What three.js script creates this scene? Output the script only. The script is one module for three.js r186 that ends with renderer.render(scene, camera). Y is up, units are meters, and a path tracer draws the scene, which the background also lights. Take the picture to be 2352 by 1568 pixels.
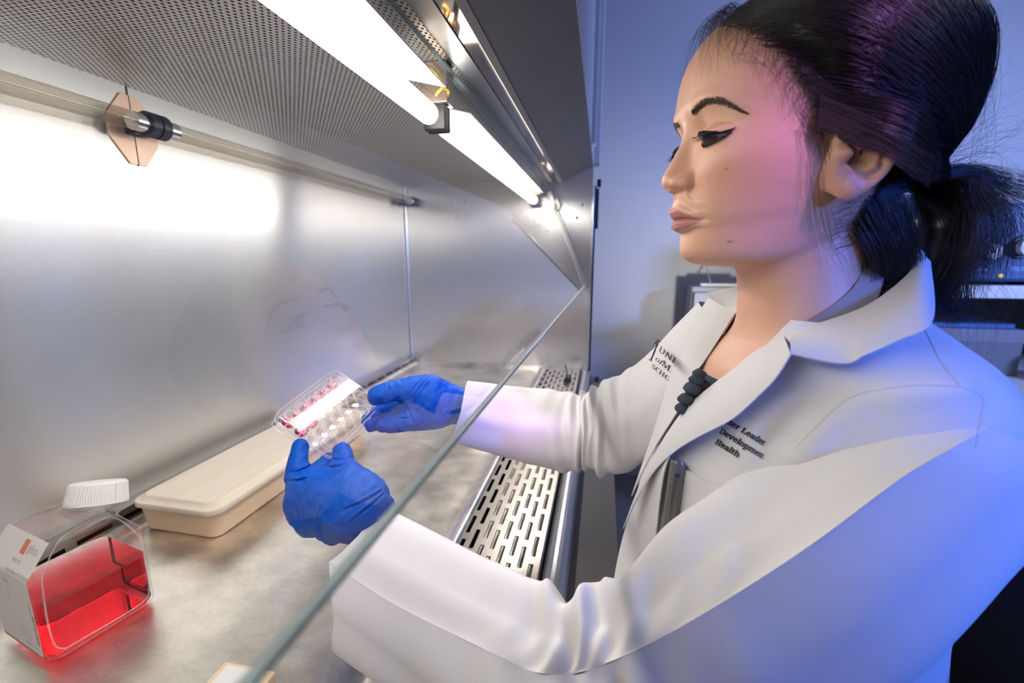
import * as THREE from 'three';
import { RoundedBoxGeometry } from 'three/addons/geometries/RoundedBoxGeometry.js';
import { RectAreaLightUniformsLib } from 'three/addons/lights/RectAreaLightUniformsLib.js';
import { MeshBVH } from 'three-mesh-bvh';
import { mergeGeometries } from 'three/addons/utils/BufferGeometryUtils.js';

// ---------------------------------------------------------------- camera, exposure, large lights
const EYE = 1.203;                                   // height of the lens; every y below is measured from it
const scene = new THREE.Scene();
const camera = new THREE.PerspectiveCamera(2 * Math.atan(0.784) * 180 / Math.PI, 2352 / 1568, 0.02, 30);
const pitch = Math.atan(0.194), yaw = Math.atan(0.205);
const FWD = new THREE.Vector3(-Math.sin(yaw) * Math.cos(pitch), -Math.sin(pitch), -Math.cos(yaw) * Math.cos(pitch));
const RGT = new THREE.Vector3(Math.cos(yaw), 0, -Math.sin(yaw));
const UPV = new THREE.Vector3().crossVectors(RGT, FWD);
camera.position.set(0, EYE, 0);
camera.up.set(0, 1, 0);
camera.lookAt(new THREE.Vector3(0, EYE, 0).add(FWD));
camera.focus = 0.47; camera.userData.fStop = 4.5;
camera.updateMatrixWorld();
scene.add(camera);
const renderer = new THREE.WebGLRenderer({ antialias: true });
renderer.toneMapping = THREE.LinearToneMapping;
renderer.toneMappingExposure = 1.12;
renderer.shadowMap.enabled = true;
RectAreaLightUniformsLib.init();
scene.background = new THREE.Color(0x05060a);

const LAMP_RADIANCE = 25, LAMP_GLOW = 15, LAMP_TINT = [1.0, 0.945, 0.88];
const BLUE_CANDELA = 7.5, BLUE_TINT = [0.06, 0.19, 1.0];
const ROOM_RADIANCE = 2.2, ROOM_TINT = [0.55, 0.68, 1.0];
function areaLight(color, radiance, w, h, pos, target) {
  const l = new THREE.RectAreaLight(new THREE.Color().setRGB(...color), radiance, w, h);
  l.position.set(pos[0], pos[1] + EYE, pos[2]);
  l.lookAt(target[0], target[1] + EYE, target[2]);
  scene.add(l);
  return l;
}
// fluorescent tubes of the cabinet: light leaves the lower side of each tube
areaLight(LAMP_TINT, LAMP_RADIANCE, 0.024, 0.86, [-0.232, 0.1685, -0.165], [-0.232, -1, -0.165]);
areaLight(LAMP_TINT, LAMP_RADIANCE, 0.024, 0.86, [-0.232, 0.1685, -1.06], [-0.232, -1, -1.06]);
// blue studio light, high on the right, and the dim ceiling panel of the room
const BLUE_AT = [1.10, 0.30, 0.45], BLUE_TO = [0.40, -0.08, -0.29], WASH_AT = [2.7, 0.40, -0.65], WASH_TO = [0.45, 0.30, -2.35], WASH_CANDELA = 26, WASH_TINT = [0.27, 0.39, 1.0], PINK_AT = [0.72, 0.72, 0.20], PINK_TO = [0.114, 0.072, -0.37], PINK_CANDELA = 6, PINK_TINT = [0.66, 0.29, 1.0], BACK_AT = [0.80, -0.45, -1.25], BACK_TO = [0.22, -0.02, -2.35], BACK_CANDELA = 2.3, BACK_TINT = [1.0, 0.94, 0.88];
for (const [A, B, tint, cd, cone, soft] of [[BLUE_AT, BLUE_TO, BLUE_TINT, BLUE_CANDELA, 0.30, 4], [WASH_AT, WASH_TO, WASH_TINT, WASH_CANDELA, 0.75, 5], [PINK_AT, PINK_TO, PINK_TINT, PINK_CANDELA, 0.082, 2], [BACK_AT, BACK_TO, BACK_TINT, BACK_CANDELA, 0.55, 3]]) {
  const l = new THREE.SpotLight(new THREE.Color().setRGB(...tint), cd, 0, cone, 1, 2);
  l.position.set(A[0], A[1] + EYE, A[2]); l.target.position.set(B[0], B[1] + EYE, B[2]);
  l.castShadow = true; l.shadow.radius = soft; scene.add(l); scene.add(l.target);
}
areaLight(ROOM_TINT, ROOM_RADIANCE, 0.55, 1.1, [1.9, 1.462, -0.45], [1.9, -1, -0.45]);

// ---------------------------------------------------------------- helpers
const V = (x, y, z) => new THREE.Vector3(x, y, z);
const P = (x, y, z) => new THREE.Vector3(x, y + EYE, z);
// the point seen at a pixel of the 2352 x 1568 frame at a depth in metres
function at(px, py, k) {
  return P(0, 0, 0).addScaledVector(FWD, k).addScaledVector(RGT, k * (px - 1176) / 1000).addScaledVector(UPV, -k * (py - 784) / 1000);
}
let seed = 12345;
const rnd = () => { seed = (seed * 1664525 + 1013904223) >>> 0; return seed / 4294967296; };
const rr = (a, b) => a + (b - a) * rnd();
const clamp = (x, a = 0, b = 1) => Math.min(b, Math.max(a, x));
const lerp = (a, b, t) => a + (b - a) * t;
const sstep = (a, b, x) => { const t = clamp((x - a) / (b - a)); return t * t * (3 - 2 * t); };
const gauss = (x, s) => Math.exp(-x * x / (2 * s * s));
function hash3(x, y, z) { let h = (Math.imul(x, 374761393) + Math.imul(y, 668265263) + Math.imul(z, 2147483647 ^ 0x5bd1e995)) | 0; h = Math.imul(h ^ (h >>> 13), 1274126177); return ((h ^ (h >>> 16)) >>> 0) / 4294967296; }
function noise(x, y, z = 0) {
  const xi = Math.floor(x), yi = Math.floor(y), zi = Math.floor(z), f = (t) => t * t * t * (t * (t * 6 - 15) + 10);
  const u = f(x - xi), v = f(y - yi), w = f(z - zi);
  const g = (a, b, c) => hash3(xi + a, yi + b, zi + c);
  return lerp(lerp(lerp(g(0, 0, 0), g(1, 0, 0), u), lerp(g(0, 1, 0), g(1, 1, 0), u), v), lerp(lerp(g(0, 0, 1), g(1, 0, 1), u), lerp(g(0, 1, 1), g(1, 1, 1), u), v), w);
}
// noise that repeats after a whole number of cells
function pnoise(x, y, px, py, s = 0) {
  const m = (a, n) => ((a % n) + n) % n, xi = Math.floor(x), yi = Math.floor(y), f = (t) => t * t * (3 - 2 * t), u = f(x - xi), v = f(y - yi);
  const g = (a, b) => hash3(m(xi + a, px), m(yi + b, py), s);
  return lerp(lerp(g(0, 0), g(1, 0), u), lerp(g(0, 1), g(1, 1), u), v);
}
const taken = {};
function numbered(n) { const c = taken[n] = (taken[n] ?? -1) + 1; return c ? `${n}_${String(c).padStart(3, '0')}` : n; }
function meta(o, label, category, group, kind) {
  if (label) o.userData.label = label;
  if (category) o.userData.category = category;
  if (group) o.userData.group = group;
  if (kind) o.userData.kind = kind;
  return o;
}
function thing(name, label, category, pos = null, group, kind) {
  const o = new THREE.Group(); o.name = numbered(name); scene.add(o);
  if (pos) o.position.copy(pos);
  return meta(o, label, category, group, kind);
}
// a mesh given in world coordinates, put under a parent (which may stand anywhere)
function part(name, geo, mat, parent, label) {
  const m = new THREE.Mesh(geo, mat);
  m.name = parent ? name : numbered(name);
  m.castShadow = m.receiveShadow = true;
  if (label) m.userData.label = label;
  if (parent) {
    parent.add(m); parent.updateWorldMatrix(true, false);
    const inv = parent.matrixWorld.clone().invert();
    m.applyMatrix4(inv);
  } else scene.add(m);
  return m;
}
function struct(name, geo, mat) { const m = part(name, geo, mat, null); m.userData.kind = 'structure'; return m; }
function box(x0, x1, y0, y1, z0, z1, r = 0.001, seg = 2) {
  const g = r > 0 ? new RoundedBoxGeometry(x1 - x0, y1 - y0, z1 - z0, seg, r) : new THREE.BoxGeometry(x1 - x0, y1 - y0, z1 - z0);
  g.translate((x0 + x1) / 2, (y0 + y1) / 2 + EYE, (z0 + z1) / 2);
  return boxUV(g);
}
// uv in metres by the axis a face looks along
function boxUV(g, swap = false) {
  if (g.index) g = g.toNonIndexed();
  const p = g.attributes.position, n = g.attributes.normal, uv = new Float32Array(p.count * 2);
  for (let i = 0; i < p.count; i++) {
    const ax = Math.abs(n.getX(i)), ay = Math.abs(n.getY(i)), az = Math.abs(n.getZ(i));
    let u, v;
    if (ax >= ay && ax >= az) { u = p.getZ(i); v = p.getY(i); } else if (ay >= az) { u = p.getZ(i); v = p.getX(i); } else { u = p.getX(i); v = p.getY(i); }
    uv[2 * i] = swap ? v : u; uv[2 * i + 1] = swap ? u : v;
  }
  g.setAttribute('uv', new THREE.BufferAttribute(uv, 2));
  return g;
}
function quadBox(a, b, t) { return box(a[0], b[0], a[1], b[1], a[2], b[2], t); }
// surface from a function of (u, v) in [0,1]^2 returning Vector3
function sheet(fn, nu, nv, closeU = false, flip = false) {
  const pos = [], uv = [], idx = [], w = nu + 1;
  for (let j = 0; j <= nv; j++) for (let i = 0; i <= nu; i++) { const q = fn(i / nu, j / nv); pos.push(q.x, q.y, q.z); uv.push(i / nu, j / nv); }
  for (let j = 0; j < nv; j++) for (let i = 0; i < nu; i++) {
    const a = j * w + i, b = a + 1, c = a + w, d = c + 1;
    if (flip) idx.push(a, c, b, b, c, d); else idx.push(a, b, c, b, d, c);
  }
  const g = new THREE.BufferGeometry();
  g.setAttribute('position', new THREE.Float32BufferAttribute(pos, 3));
  g.setAttribute('uv', new THREE.Float32BufferAttribute(uv, 2));
  g.setIndex(idx); g.computeVertexNormals();
  if (closeU) { // join the normals of the seam
    const n = g.attributes.normal;
    for (let j = 0; j <= nv; j++) {
      const a = j * w, b = a + nu, s = V(n.getX(a) + n.getX(b), n.getY(a) + n.getY(b), n.getZ(a) + n.getZ(b)).normalize();
      n.setXYZ(a, s.x, s.y, s.z); n.setXYZ(b, s.x, s.y, s.z);
    }
  }
  return g;
}
// a sheet of cloth with thickness: front, back and rim
function cloth(fn, nu, nv, t, flip = false) {
  const f = sheet(fn, nu, nv, false, flip), p = f.attributes.position, n = f.attributes.normal, w = nu + 1;
  const N = p.count, pos = new Float32Array(N * 6), uv = new Float32Array(N * 4), idx = [];
  for (let i = 0; i < N; i++) {
    pos.set([p.getX(i), p.getY(i), p.getZ(i)], 3 * i);
    pos.set([p.getX(i) - n.getX(i) * t, p.getY(i) - n.getY(i) * t, p.getZ(i) - n.getZ(i) * t], 3 * (N + i));
    uv.set([f.attributes.uv.getX(i), f.attributes.uv.getY(i)], 2 * i); uv.set([f.attributes.uv.getX(i), f.attributes.uv.getY(i)], 2 * (N + i));
  }
  const k = f.index.array; for (let i = 0; i < k.length; i += 3) idx.push(k[i], k[i + 1], k[i + 2], N + k[i], N + k[i + 2], N + k[i + 1]);
  const g = new THREE.BufferGeometry(); g.setAttribute('position', new THREE.BufferAttribute(pos, 3)); g.setAttribute('uv', new THREE.BufferAttribute(uv, 2)); g.setIndex(idx); g.computeVertexNormals();
  const rimLoop = [];
  for (let i = 0; i < w; i++) rimLoop.push(i);
  for (let j = 1; j <= nv; j++) rimLoop.push(j * w + nu);
  for (let i = nu - 1; i >= 0; i--) rimLoop.push(nv * w + i);
  for (let j = nv - 1; j >= 0; j--) rimLoop.push(j * w);
  const rp = [], ru = [], ri = [];
  rimLoop.forEach((a) => { for (const b of [a, N + a]) { rp.push(pos[3 * b], pos[3 * b + 1], pos[3 * b + 2]); ru.push(uv[2 * b], uv[2 * b + 1]); } });
  for (let i = 0; i + 1 < rimLoop.length; i++) { const a = 2 * i; if (flip) ri.push(a, a + 2, a + 1, a + 1, a + 2, a + 3); else ri.push(a, a + 1, a + 2, a + 1, a + 3, a + 2); }
  const rg = new THREE.BufferGeometry(); rg.setAttribute('position', new THREE.Float32BufferAttribute(rp, 3)); rg.setAttribute('uv', new THREE.Float32BufferAttribute(ru, 2)); rg.setIndex(ri); rg.computeVertexNormals();
  return mergeGeometries([g, rg]);
}
// Catmull-Rom through a list of numbers or of arrays
function spl(list, t) {
  const n = list.length - 1, x = clamp(t) * n, i = Math.min(n - 1, Math.floor(x)), f = x - i;
  const a = list[Math.max(0, i - 1)], b = list[i], c = list[i + 1], d = list[Math.min(n, i + 2)];
  const h = (a, b, c, d) => 0.5 * (2 * b + (c - a) * f + (2 * a - 5 * b + 4 * c - d) * f * f + (3 * b - a - 3 * c + d) * f * f * f);
  return Array.isArray(b) ? b.map((_, j) => h(a[j], b[j], c[j], d[j])) : h(a, b, c, d);
}
// monotone piecewise cubic through [x, y] pairs
function curve1(pts) {
  const n = pts.length, m = [];
  const d = (i) => (pts[i + 1][1] - pts[i][1]) / (pts[i + 1][0] - pts[i][0]);
  for (let i = 0; i < n; i++) { if (i === 0) m.push(d(0)); else if (i === n - 1) m.push(d(n - 2)); else { const a = d(i - 1), b = d(i); m.push(a * b <= 0 ? 0 : 2 * a * b / (a + b)); } }
  return (x) => {
    if (x <= pts[0][0]) return pts[0][1]; if (x >= pts[n - 1][0]) return pts[n - 1][1];
    let i = 0; while (x > pts[i + 1][0]) i++;
    const h = pts[i + 1][0] - pts[i][0], t = (x - pts[i][0]) / h, t2 = t * t, t3 = t2 * t;
    return (2 * t3 - 3 * t2 + 1) * pts[i][1] + (t3 - 2 * t2 + t) * h * m[i] + (-2 * t3 + 3 * t2) * pts[i + 1][1] + (t3 - t2) * h * m[i + 1];
  };
}
// tube through points with a radius function, ends capped
function tube(pts, r, nseg = 24, nr = 8, flat = 1, up = null) {
  const c = new THREE.CatmullRomCurve3(pts, false, 'centripetal'), pos = [], idx = [], uv = [];
  const R = typeof r === 'function' ? r : () => r;
  let N = null;
  for (let i = 0; i <= nseg; i++) {
    const t = i / nseg, q = c.getPoint(t), T = c.getTangent(t);
    if (!N) { N = up ? up.clone() : (Math.abs(T.y) < 0.9 ? V(0, 1, 0) : V(1, 0, 0)); }
    N.addScaledVector(T, -N.dot(T)).normalize();
    const B = V().crossVectors(T, N), rad = R(t);
    for (let j = 0; j <= nr; j++) {
      const a = j / nr * 2 * Math.PI, x = Math.cos(a) * rad * flat, y = Math.sin(a) * rad;
      pos.push(q.x + N.x * x + B.x * y, q.y + N.y * x + B.y * y, q.z + N.z * x + B.z * y); uv.push(j / nr, t);
    }
  }
  const w = nr + 1;
  for (let i = 0; i < nseg; i++) for (let j = 0; j < nr; j++) { const a = i * w + j; idx.push(a, a + 1, a + w, a + 1, a + w + 1, a + w); }
  const s = pos.length / 3; const p0 = c.getPoint(0), p1 = c.getPoint(1);
  pos.push(p0.x, p0.y, p0.z, p1.x, p1.y, p1.z); uv.push(0, 0, 0, 1);
  for (let j = 0; j < nr; j++) { idx.push(s, j + 1, j, s + 1, nseg * w + j, nseg * w + j + 1); }
  const g = new THREE.BufferGeometry();
  g.setAttribute('position', new THREE.Float32BufferAttribute(pos, 3)); g.setAttribute('uv', new THREE.Float32BufferAttribute(uv, 2)); g.setIndex(idx); g.computeVertexNormals();
  return g;
}
// polygon in the x-y plane (x, y measured from the lens height) swept along z
function sweepZ(poly, z0, z1, bevel = 0) {
  const s = new THREE.Shape(poly.map(([x, y]) => new THREE.Vector2(x, y + EYE)));
  const g = new THREE.ExtrudeGeometry(s, { depth: z1 - z0 - 2 * bevel, bevelEnabled: bevel > 0, bevelThickness: bevel, bevelSize: bevel, bevelOffset: -bevel, bevelSegments: 2, curveSegments: 8 });
  g.translate(0, 0, z0 + bevel);
  return boxUV(g);
}
function texture(w, h, fn, srgb = false) {
  const d = new Uint8Array(w * h * 4);
  for (let y = 0; y < h; y++) for (let x = 0; x < w; x++) { const c = fn(x, y); const o = 4 * (y * w + x); if (typeof c === 'number') { d[o] = d[o + 1] = d[o + 2] = 255 * clamp(c); d[o + 3] = 255; } else { for (let k = 0; k < 3; k++) d[o + k] = 255 * clamp(c[k]); d[o + 3] = c.length > 3 ? 255 * c[3] : 255; } }
  const t = new THREE.DataTexture(d, w, h, THREE.RGBAFormat);
  t.magFilter = THREE.LinearFilter; t.minFilter = THREE.LinearMipmapLinearFilter; t.wrapS = t.wrapT = THREE.RepeatWrapping;
  if (srgb) t.colorSpace = THREE.SRGBColorSpace; t.needsUpdate = true;
  return t;
}
const rep = (t, u, v) => { const c = t.clone(); c.repeat.set(u, v); c.needsUpdate = true; return c; };
const std = (o) => new THREE.MeshStandardMaterial(o), phys = (o) => new THREE.MeshPhysicalMaterial(o);
const lin = (r, g, b) => new THREE.Color().setRGB(r, g, b);
// signed-distance modelling: naive surface nets on a grid
const smin = (a, b, k) => { const h = Math.max(k - Math.abs(a - b), 0) / k; return Math.min(a, b) - h * h * k * 0.25; };
const smax = (a, b, k) => -smin(-a, -b, k);
function cone(p, a, b, ra, rb) { // tapered capsule
  const bx = b[0] - a[0], by = b[1] - a[1], bz = b[2] - a[2], px = p[0] - a[0], py = p[1] - a[1], pz = p[2] - a[2];
  const t = clamp((px * bx + py * by + pz * bz) / (bx * bx + by * by + bz * bz + 1e-12));
  return Math.hypot(px - bx * t, py - by * t, pz - bz * t) - lerp(ra, rb, t);
}
function nets(f, lo, hi, cell, uvFn) {
  const n = [0, 1, 2].map((k) => Math.ceil((hi[k] - lo[k]) / cell) + 1), [nx, ny, nz] = n;
  const val = new Float32Array(nx * ny * nz), id = (i, j, k) => (k * ny + j) * nx + i, q = [0, 0, 0];
  for (let k = 0; k < nz; k++) for (let j = 0; j < ny; j++) for (let i = 0; i < nx; i++) { q[0] = lo[0] + i * cell; q[1] = lo[1] + j * cell; q[2] = lo[2] + k * cell; val[id(i, j, k)] = f(q); }
  const vid = new Int32Array(nx * ny * nz).fill(-1), pos = [];
  const E = [[0, 1], [2, 3], [4, 5], [6, 7], [0, 2], [1, 3], [4, 6], [5, 7], [0, 4], [1, 5], [2, 6], [3, 7]];
  for (let k = 0; k < nz - 1; k++) for (let j = 0; j < ny - 1; j++) for (let i = 0; i < nx - 1; i++) {
    const c = []; let m = 0;
    for (let b = 0; b < 8; b++) { const v = val[id(i + (b & 1), j + ((b >> 1) & 1), k + (b >> 2))]; c.push(v); if (v < 0) m |= 1 << b; }
    if (m === 0 || m === 255) continue;
    let x = 0, y = 0, z = 0, s = 0;
    for (const [a, b] of E) if ((c[a] < 0) !== (c[b] < 0)) { const t = c[a] / (c[a] - c[b]); x += lerp(a & 1, b & 1, t); y += lerp((a >> 1) & 1, (b >> 1) & 1, t); z += lerp(a >> 2, b >> 2, t); s++; }
    vid[id(i, j, k)] = pos.length / 3;
    pos.push(lo[0] + (i + x / s) * cell, lo[1] + (j + y / s) * cell, lo[2] + (k + z / s) * cell);
  }
  const idx = [], quad = (a, b, c, d, fl) => { if (a < 0 || b < 0 || c < 0 || d < 0) return; if (fl) idx.push(a, c, b, a, d, c); else idx.push(a, b, c, a, c, d); };
  for (let k = 1; k < nz - 1; k++) for (let j = 1; j < ny - 1; j++) for (let i = 1; i < nx - 1; i++) {
    const s = val[id(i, j, k)] < 0;
    if (s !== val[id(i + 1, j, k)] < 0) quad(vid[id(i, j - 1, k - 1)], vid[id(i, j, k - 1)], vid[id(i, j, k)], vid[id(i, j - 1, k)], !s);
    if (s !== val[id(i, j + 1, k)] < 0) quad(vid[id(i - 1, j, k - 1)], vid[id(i - 1, j, k)], vid[id(i, j, k)], vid[id(i, j, k - 1)], !s);
    if (s !== val[id(i, j, k + 1)] < 0) quad(vid[id(i - 1, j - 1, k)], vid[id(i, j - 1, k)], vid[id(i, j, k)], vid[id(i - 1, j, k)], !s);
  }
  const nor = new Float32Array(pos.length), uv = new Float32Array(pos.length / 3 * 2), e = cell * 0.25;
  for (let v = 0; v < pos.length; v += 3) {
    for (let it = 0; it < 2; it++) {
      const a = pos[v], b = pos[v + 1], c = pos[v + 2], d = f([a, b, c]);
      let gx = f([a + e, b, c]) - f([a - e, b, c]), gy = f([a, b + e, c]) - f([a, b - e, c]), gz = f([a, b, c + e]) - f([a, b, c - e]);
      const l = Math.hypot(gx, gy, gz) || 1; const s = clamp(d, -cell * 0.6, cell * 0.6) / Math.max(l / (2 * e), 0.4) ; gx /= l; gy /= l; gz /= l;
      nor[v] = gx; nor[v + 1] = gy; nor[v + 2] = gz;
      if (it === 0) { pos[v] -= gx * s; pos[v + 1] -= gy * s; pos[v + 2] -= gz * s; }
    }
    const w = uvFn ? uvFn(pos[v], pos[v + 1], pos[v + 2], nor[v], nor[v + 1], nor[v + 2]) : [pos[v] + pos[v + 2], pos[v + 1]];
    uv[v / 3 * 2] = w[0]; uv[v / 3 * 2 + 1] = w[1];
  }
  const g = new THREE.BufferGeometry();
  g.setAttribute('position', new THREE.Float32BufferAttribute(pos, 3)); g.setAttribute('normal', new THREE.BufferAttribute(nor, 3)); g.setAttribute('uv', new THREE.BufferAttribute(uv, 2)); g.setIndex(idx);
  return g;
}
// ---------------------------------------------------------------- procedural surfaces
const T = {};
// fine brushing: long streaks along v, many across u
T.brush = texture(512, 512, (x, y) => 0.5 + 0.28 * (pnoise(x / 2, y / 128, 256, 4, 1) - 0.5) + 0.26 * (pnoise(x, y / 256, 512, 2, 2) - 0.5) + 0.16 * (pnoise(x / 1, y / 32, 512, 16, 3) - 0.5));
T.brushRough = texture(512, 512, (x, y) => { const c = 0.5 * pnoise(x / 64, y / 64, 8, 8, 4) + 0.3 * pnoise(x / 16, y / 24, 32, 21, 5) + 0.2 * pnoise(x / 2, y / 128, 256, 4, 6); return 0.9 + 0.12 * (c - 0.5); });
// worn worktop: cleaning streaks, dried splashes and short scratches
T.worn = (() => {
  const W = 1024, a = new Float32Array(W * W), s0 = seed; seed = 77;
  for (let y = 0; y < W; y++) for (let x = 0; x < W; x++) { const b = 0.55 * pnoise(x / 128, y / 128, 8, 8, 11) + 0.3 * pnoise(x / 40, y / 60, 26, 17, 12) + 0.15 * pnoise(x / 9, y / 14, 114, 73, 13); a[y * W + x] = b; }
  for (let n = 0; n < 1400; n++) { let x = rnd() * W, y = rnd() * W, d = rnd() * 6.28, c = rr(-0.05, 0.05), L = rr(6, 46), v = rr(-0.22, 0.2); for (let k = 0; k < L; k++) { const i = ((y | 0) & (W - 1)) * W + ((x | 0) & (W - 1)); a[i] += v; x += Math.cos(d); y += Math.sin(d); d += c; } }
  seed = s0; return a;
})();
T.wornColor = texture(1024, 1024, (x, y) => { const b = T.worn[y * 1024 + x] - 0.5; return [0.86 + 0.34 * b, 0.845 + 0.33 * b, 0.825 + 0.32 * b]; }, true);
T.wornRough = texture(1024, 1024, (x, y) => 0.80 + 0.40 * (T.worn[y * 1024 + x] - 0.5));
T.weave = texture(256, 256, (x, y) => 0.5 + 0.22 * Math.sin(x * Math.PI / 2) * Math.cos(y * Math.PI / 2) + 0.5 * (pnoise(x / 2, y / 2, 128, 128, 21) - 0.5) + 0.25 * (pnoise(x / 16, y / 16, 16, 16, 22) - 0.5));
T.grain = texture(256, 256, (x, y) => 0.5 * pnoise(x / 2, y / 2, 128, 128, 31) + 0.3 * pnoise(x / 6, y / 6, 43, 43, 32) + 0.2 * pnoise(x / 24, y / 24, 11, 11, 33));
const steel = (o = {}) => phys({ color: lin(0.66, 0.645, 0.62), metalness: 1, roughness: 0.42, anisotropy: 0.0, roughnessMap: rep(T.brushRough, 2.3, 1.1), ...o });
const M = {
  backSteel: steel({ color: lin(0.71, 0.71, 0.70), roughness: 0.27, anisotropy: 0.9, metalness: 0.85 }),
  sideSteel: steel({ color: lin(0.70, 0.675, 0.65), roughness: 0.27, anisotropy: 0.88, metalness: 0.85 }),
  worktop: phys({ color: lin(1.0, 0.985, 0.96), metalness: 1, roughness: 0.46, map: rep(T.wornColor, 2.6, 2.6), roughnessMap: rep(T.wornRough, 2.6, 2.6), bumpMap: rep(T.grain, 30, 30), bumpScale: 0.00004 }),
  grille: steel({ color: lin(0.36, 0.338, 0.31), roughness: 0.34 }),
  polished: phys({ color: lin(0.62, 0.52, 0.43), metalness: 1, roughness: 0.07 }),
  band: steel({ color: lin(0.50, 0.53, 0.54), roughness: 0.4 }),
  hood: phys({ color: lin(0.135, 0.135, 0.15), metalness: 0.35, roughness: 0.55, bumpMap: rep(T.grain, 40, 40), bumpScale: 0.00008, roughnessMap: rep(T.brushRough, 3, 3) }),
  hoodLip: phys({ color: lin(0.34, 0.33, 0.32), metalness: 0.7, roughness: 0.45 }),
  paint: std({ color: lin(0.55, 0.57, 0.60), roughness: 0.5 }),
  greyPaint: std({ color: lin(0.105, 0.097, 0.09), roughness: 0.55, bumpMap: rep(T.grain, 30, 30), bumpScale: 0.0001 }),
  airfoil: phys({ color: lin(0.36, 0.37, 0.40), metalness: 0.8, roughness: 0.34, roughnessMap: rep(T.brushRough, 5, 5) }),
  black: std({ color: lin(0.016, 0.016, 0.018), roughness: 0.42 }),
  darkVoid: std({ color: lin(0.03, 0.03, 0.03), roughness: 0.8 }),
  white: std({ color: lin(0.82, 0.82, 0.80), roughness: 0.45 }),
  zinc: phys({ color: lin(0.72, 0.70, 0.66), metalness: 0.9, roughness: 0.3 }),
  wall: std({ color: lin(0.60, 0.60, 0.60), roughness: 0.85, bumpMap: rep(T.grain, 6, 6), bumpScale: 0.0004 }),
  floorMat: std({ color: lin(0.24, 0.23, 0.22), roughness: 0.5 }),
};

// ---------------------------------------------------------------- the room
struct('floor', box(-1.1, 5.6, -1.303, -1.203, -2.5, 4.6, 0), M.floorMat);
struct('ceiling', box(-1.1, 5.6, 1.5, 1.6, -2.5, 4.6, 0), M.wall);
struct('wall_back', box(-1.1, 5.6, -1.203, 1.5, -2.5, -2.35, 0), M.wall);
struct('wall_left', box(-1.1, -0.98, -1.203, 1.5, -2.35, 4.6, 0), M.wall);
struct('wall_right', box(5.5, 5.6, -1.203, 1.5, -2.35, 4.6, 0), M.wall);
struct('wall_front', box(-0.98, 5.5, -1.203, 1.5, 4.5, 4.6, 0), M.wall);

// ---------------------------------------------------------------- the safety cabinet
const XB = -0.722, ZE = -1.555, ZN = 0.36, YC = 0.255, YF = -0.41;
const cab = thing('safety_cabinet', 'long brushed steel safety cabinet with lit interior, sloping glass sash and slotted front grille', 'cabinet', P(-0.4, -1.203, -0.6));
const C = (name, geo, mat, label) => part(name, geo, mat, cab, label);
C('back_panel', boxUV(box(XB - 0.03, XB, -0.46, 0.30, ZE - 0.03, ZN + 0.03, 0), true), M.backSteel);
{ // side panels: the profile of the cabinet, sloping front edge rounded off
  const prof = [[XB, -0.46], [-0.045, -0.46], [-0.041, -0.44], [-0.041, 0.30], [-0.06, 0.30], [XB, 0.30]];
  C('side_panel', boxUV(sweepZ(prof, ZE - 0.03, ZE, 0.0015), false), M.sideSteel);
  // the near side has a glass window in a steel frame
  C('side_panel', boxUV(sweepZ([[XB, -0.46], [-0.045, -0.46], [-0.041, -0.44], [-0.041, -0.30], [XB, -0.30]], ZN, ZN + 0.03, 0.0015), false), M.sideSteel);
  C('side_panel', boxUV(sweepZ([[XB, 0.20], [-0.041, 0.20], [-0.041, 0.30], [XB, 0.30]], ZN, ZN + 0.03, 0.0015), false), M.sideSteel);
  C('side_window', box(XB, -0.041, -0.299, 0.199, ZN + 0.010, ZN + 0.016, 0), phys({ color: lin(0.95, 0.97, 0.96), roughness: 0, transmission: 1, thickness: 0, ior: 1.5 }));
}
// corner seam between back and far side panel
C('corner_seam', tube([P(XB + 0.004, -0.40, ZE + 0.004), P(XB + 0.004, 0.25, ZE + 0.004)], 0.0035, 4, 8), M.zinc);
// perforated diffuser over the work space, with the dark plenum above it
T.perf = texture(64, 64, (x, y) => { const d = (cx, cy) => Math.hypot(x + 0.5 - cx, y + 0.5 - cy); return Math.min(d(16, 16), d(48, 48)) < 12.5 ? 0 : 1; });
{
  const perf = phys({ color: lin(0.60, 0.58, 0.555), metalness: 0.9, roughness: 0.42, alphaMap: rep(T.perf, 1 / 0.0105, 1 / 0.0082), alphaTest: 0.5, side: THREE.DoubleSide });
  const g = sheet((u, v) => P(lerp(XB, -0.203, u), YC, lerp(ZE, ZN, v)), 1, 1);
  const p = g.attributes.position, uv = g.attributes.uv; for (let i = 0; i < p.count; i++) uv.setXY(i, p.getZ(i), p.getX(i));
  C('diffuser_panel', g, perf);
  C('plenum', box(XB, -0.203, 0.285, 0.30, ZE, ZN, 0), std({ color: lin(0.10, 0.095, 0.09), roughness: 0.8 }));
}
// front hood above the sash: steel band, polished lip, dark underside and the painted front
C('hood_band', box(-0.204, -0.176, YC - 0.004, YC + 0.03, ZE, ZN, 0.0008), M.band);
C('hood_lip', sweepZ([[-0.1745, YC - 0.0035], [-0.1525, YC - 0.0064], [-0.1525, YC + 0.02], [-0.1745, YC + 0.02]], ZE, ZN, 0.0005), M.polished, 'polished lip that mirrors the lamps');
C('hood_edge', sweepZ([[-0.152, YC - 0.008], [-0.143, YC - 0.004], [-0.143, YC + 0.02], [-0.152, YC + 0.02]], ZE, ZN, 0.0006), M.hoodLip);
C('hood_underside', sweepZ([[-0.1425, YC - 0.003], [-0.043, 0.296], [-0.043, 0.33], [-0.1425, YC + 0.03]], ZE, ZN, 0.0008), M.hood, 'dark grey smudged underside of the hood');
C('front_panel', box(-0.052, -0.0415, 0.297, 1.10, ZE - 0.03, ZN + 0.03, 0.002), M.paint);
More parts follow.
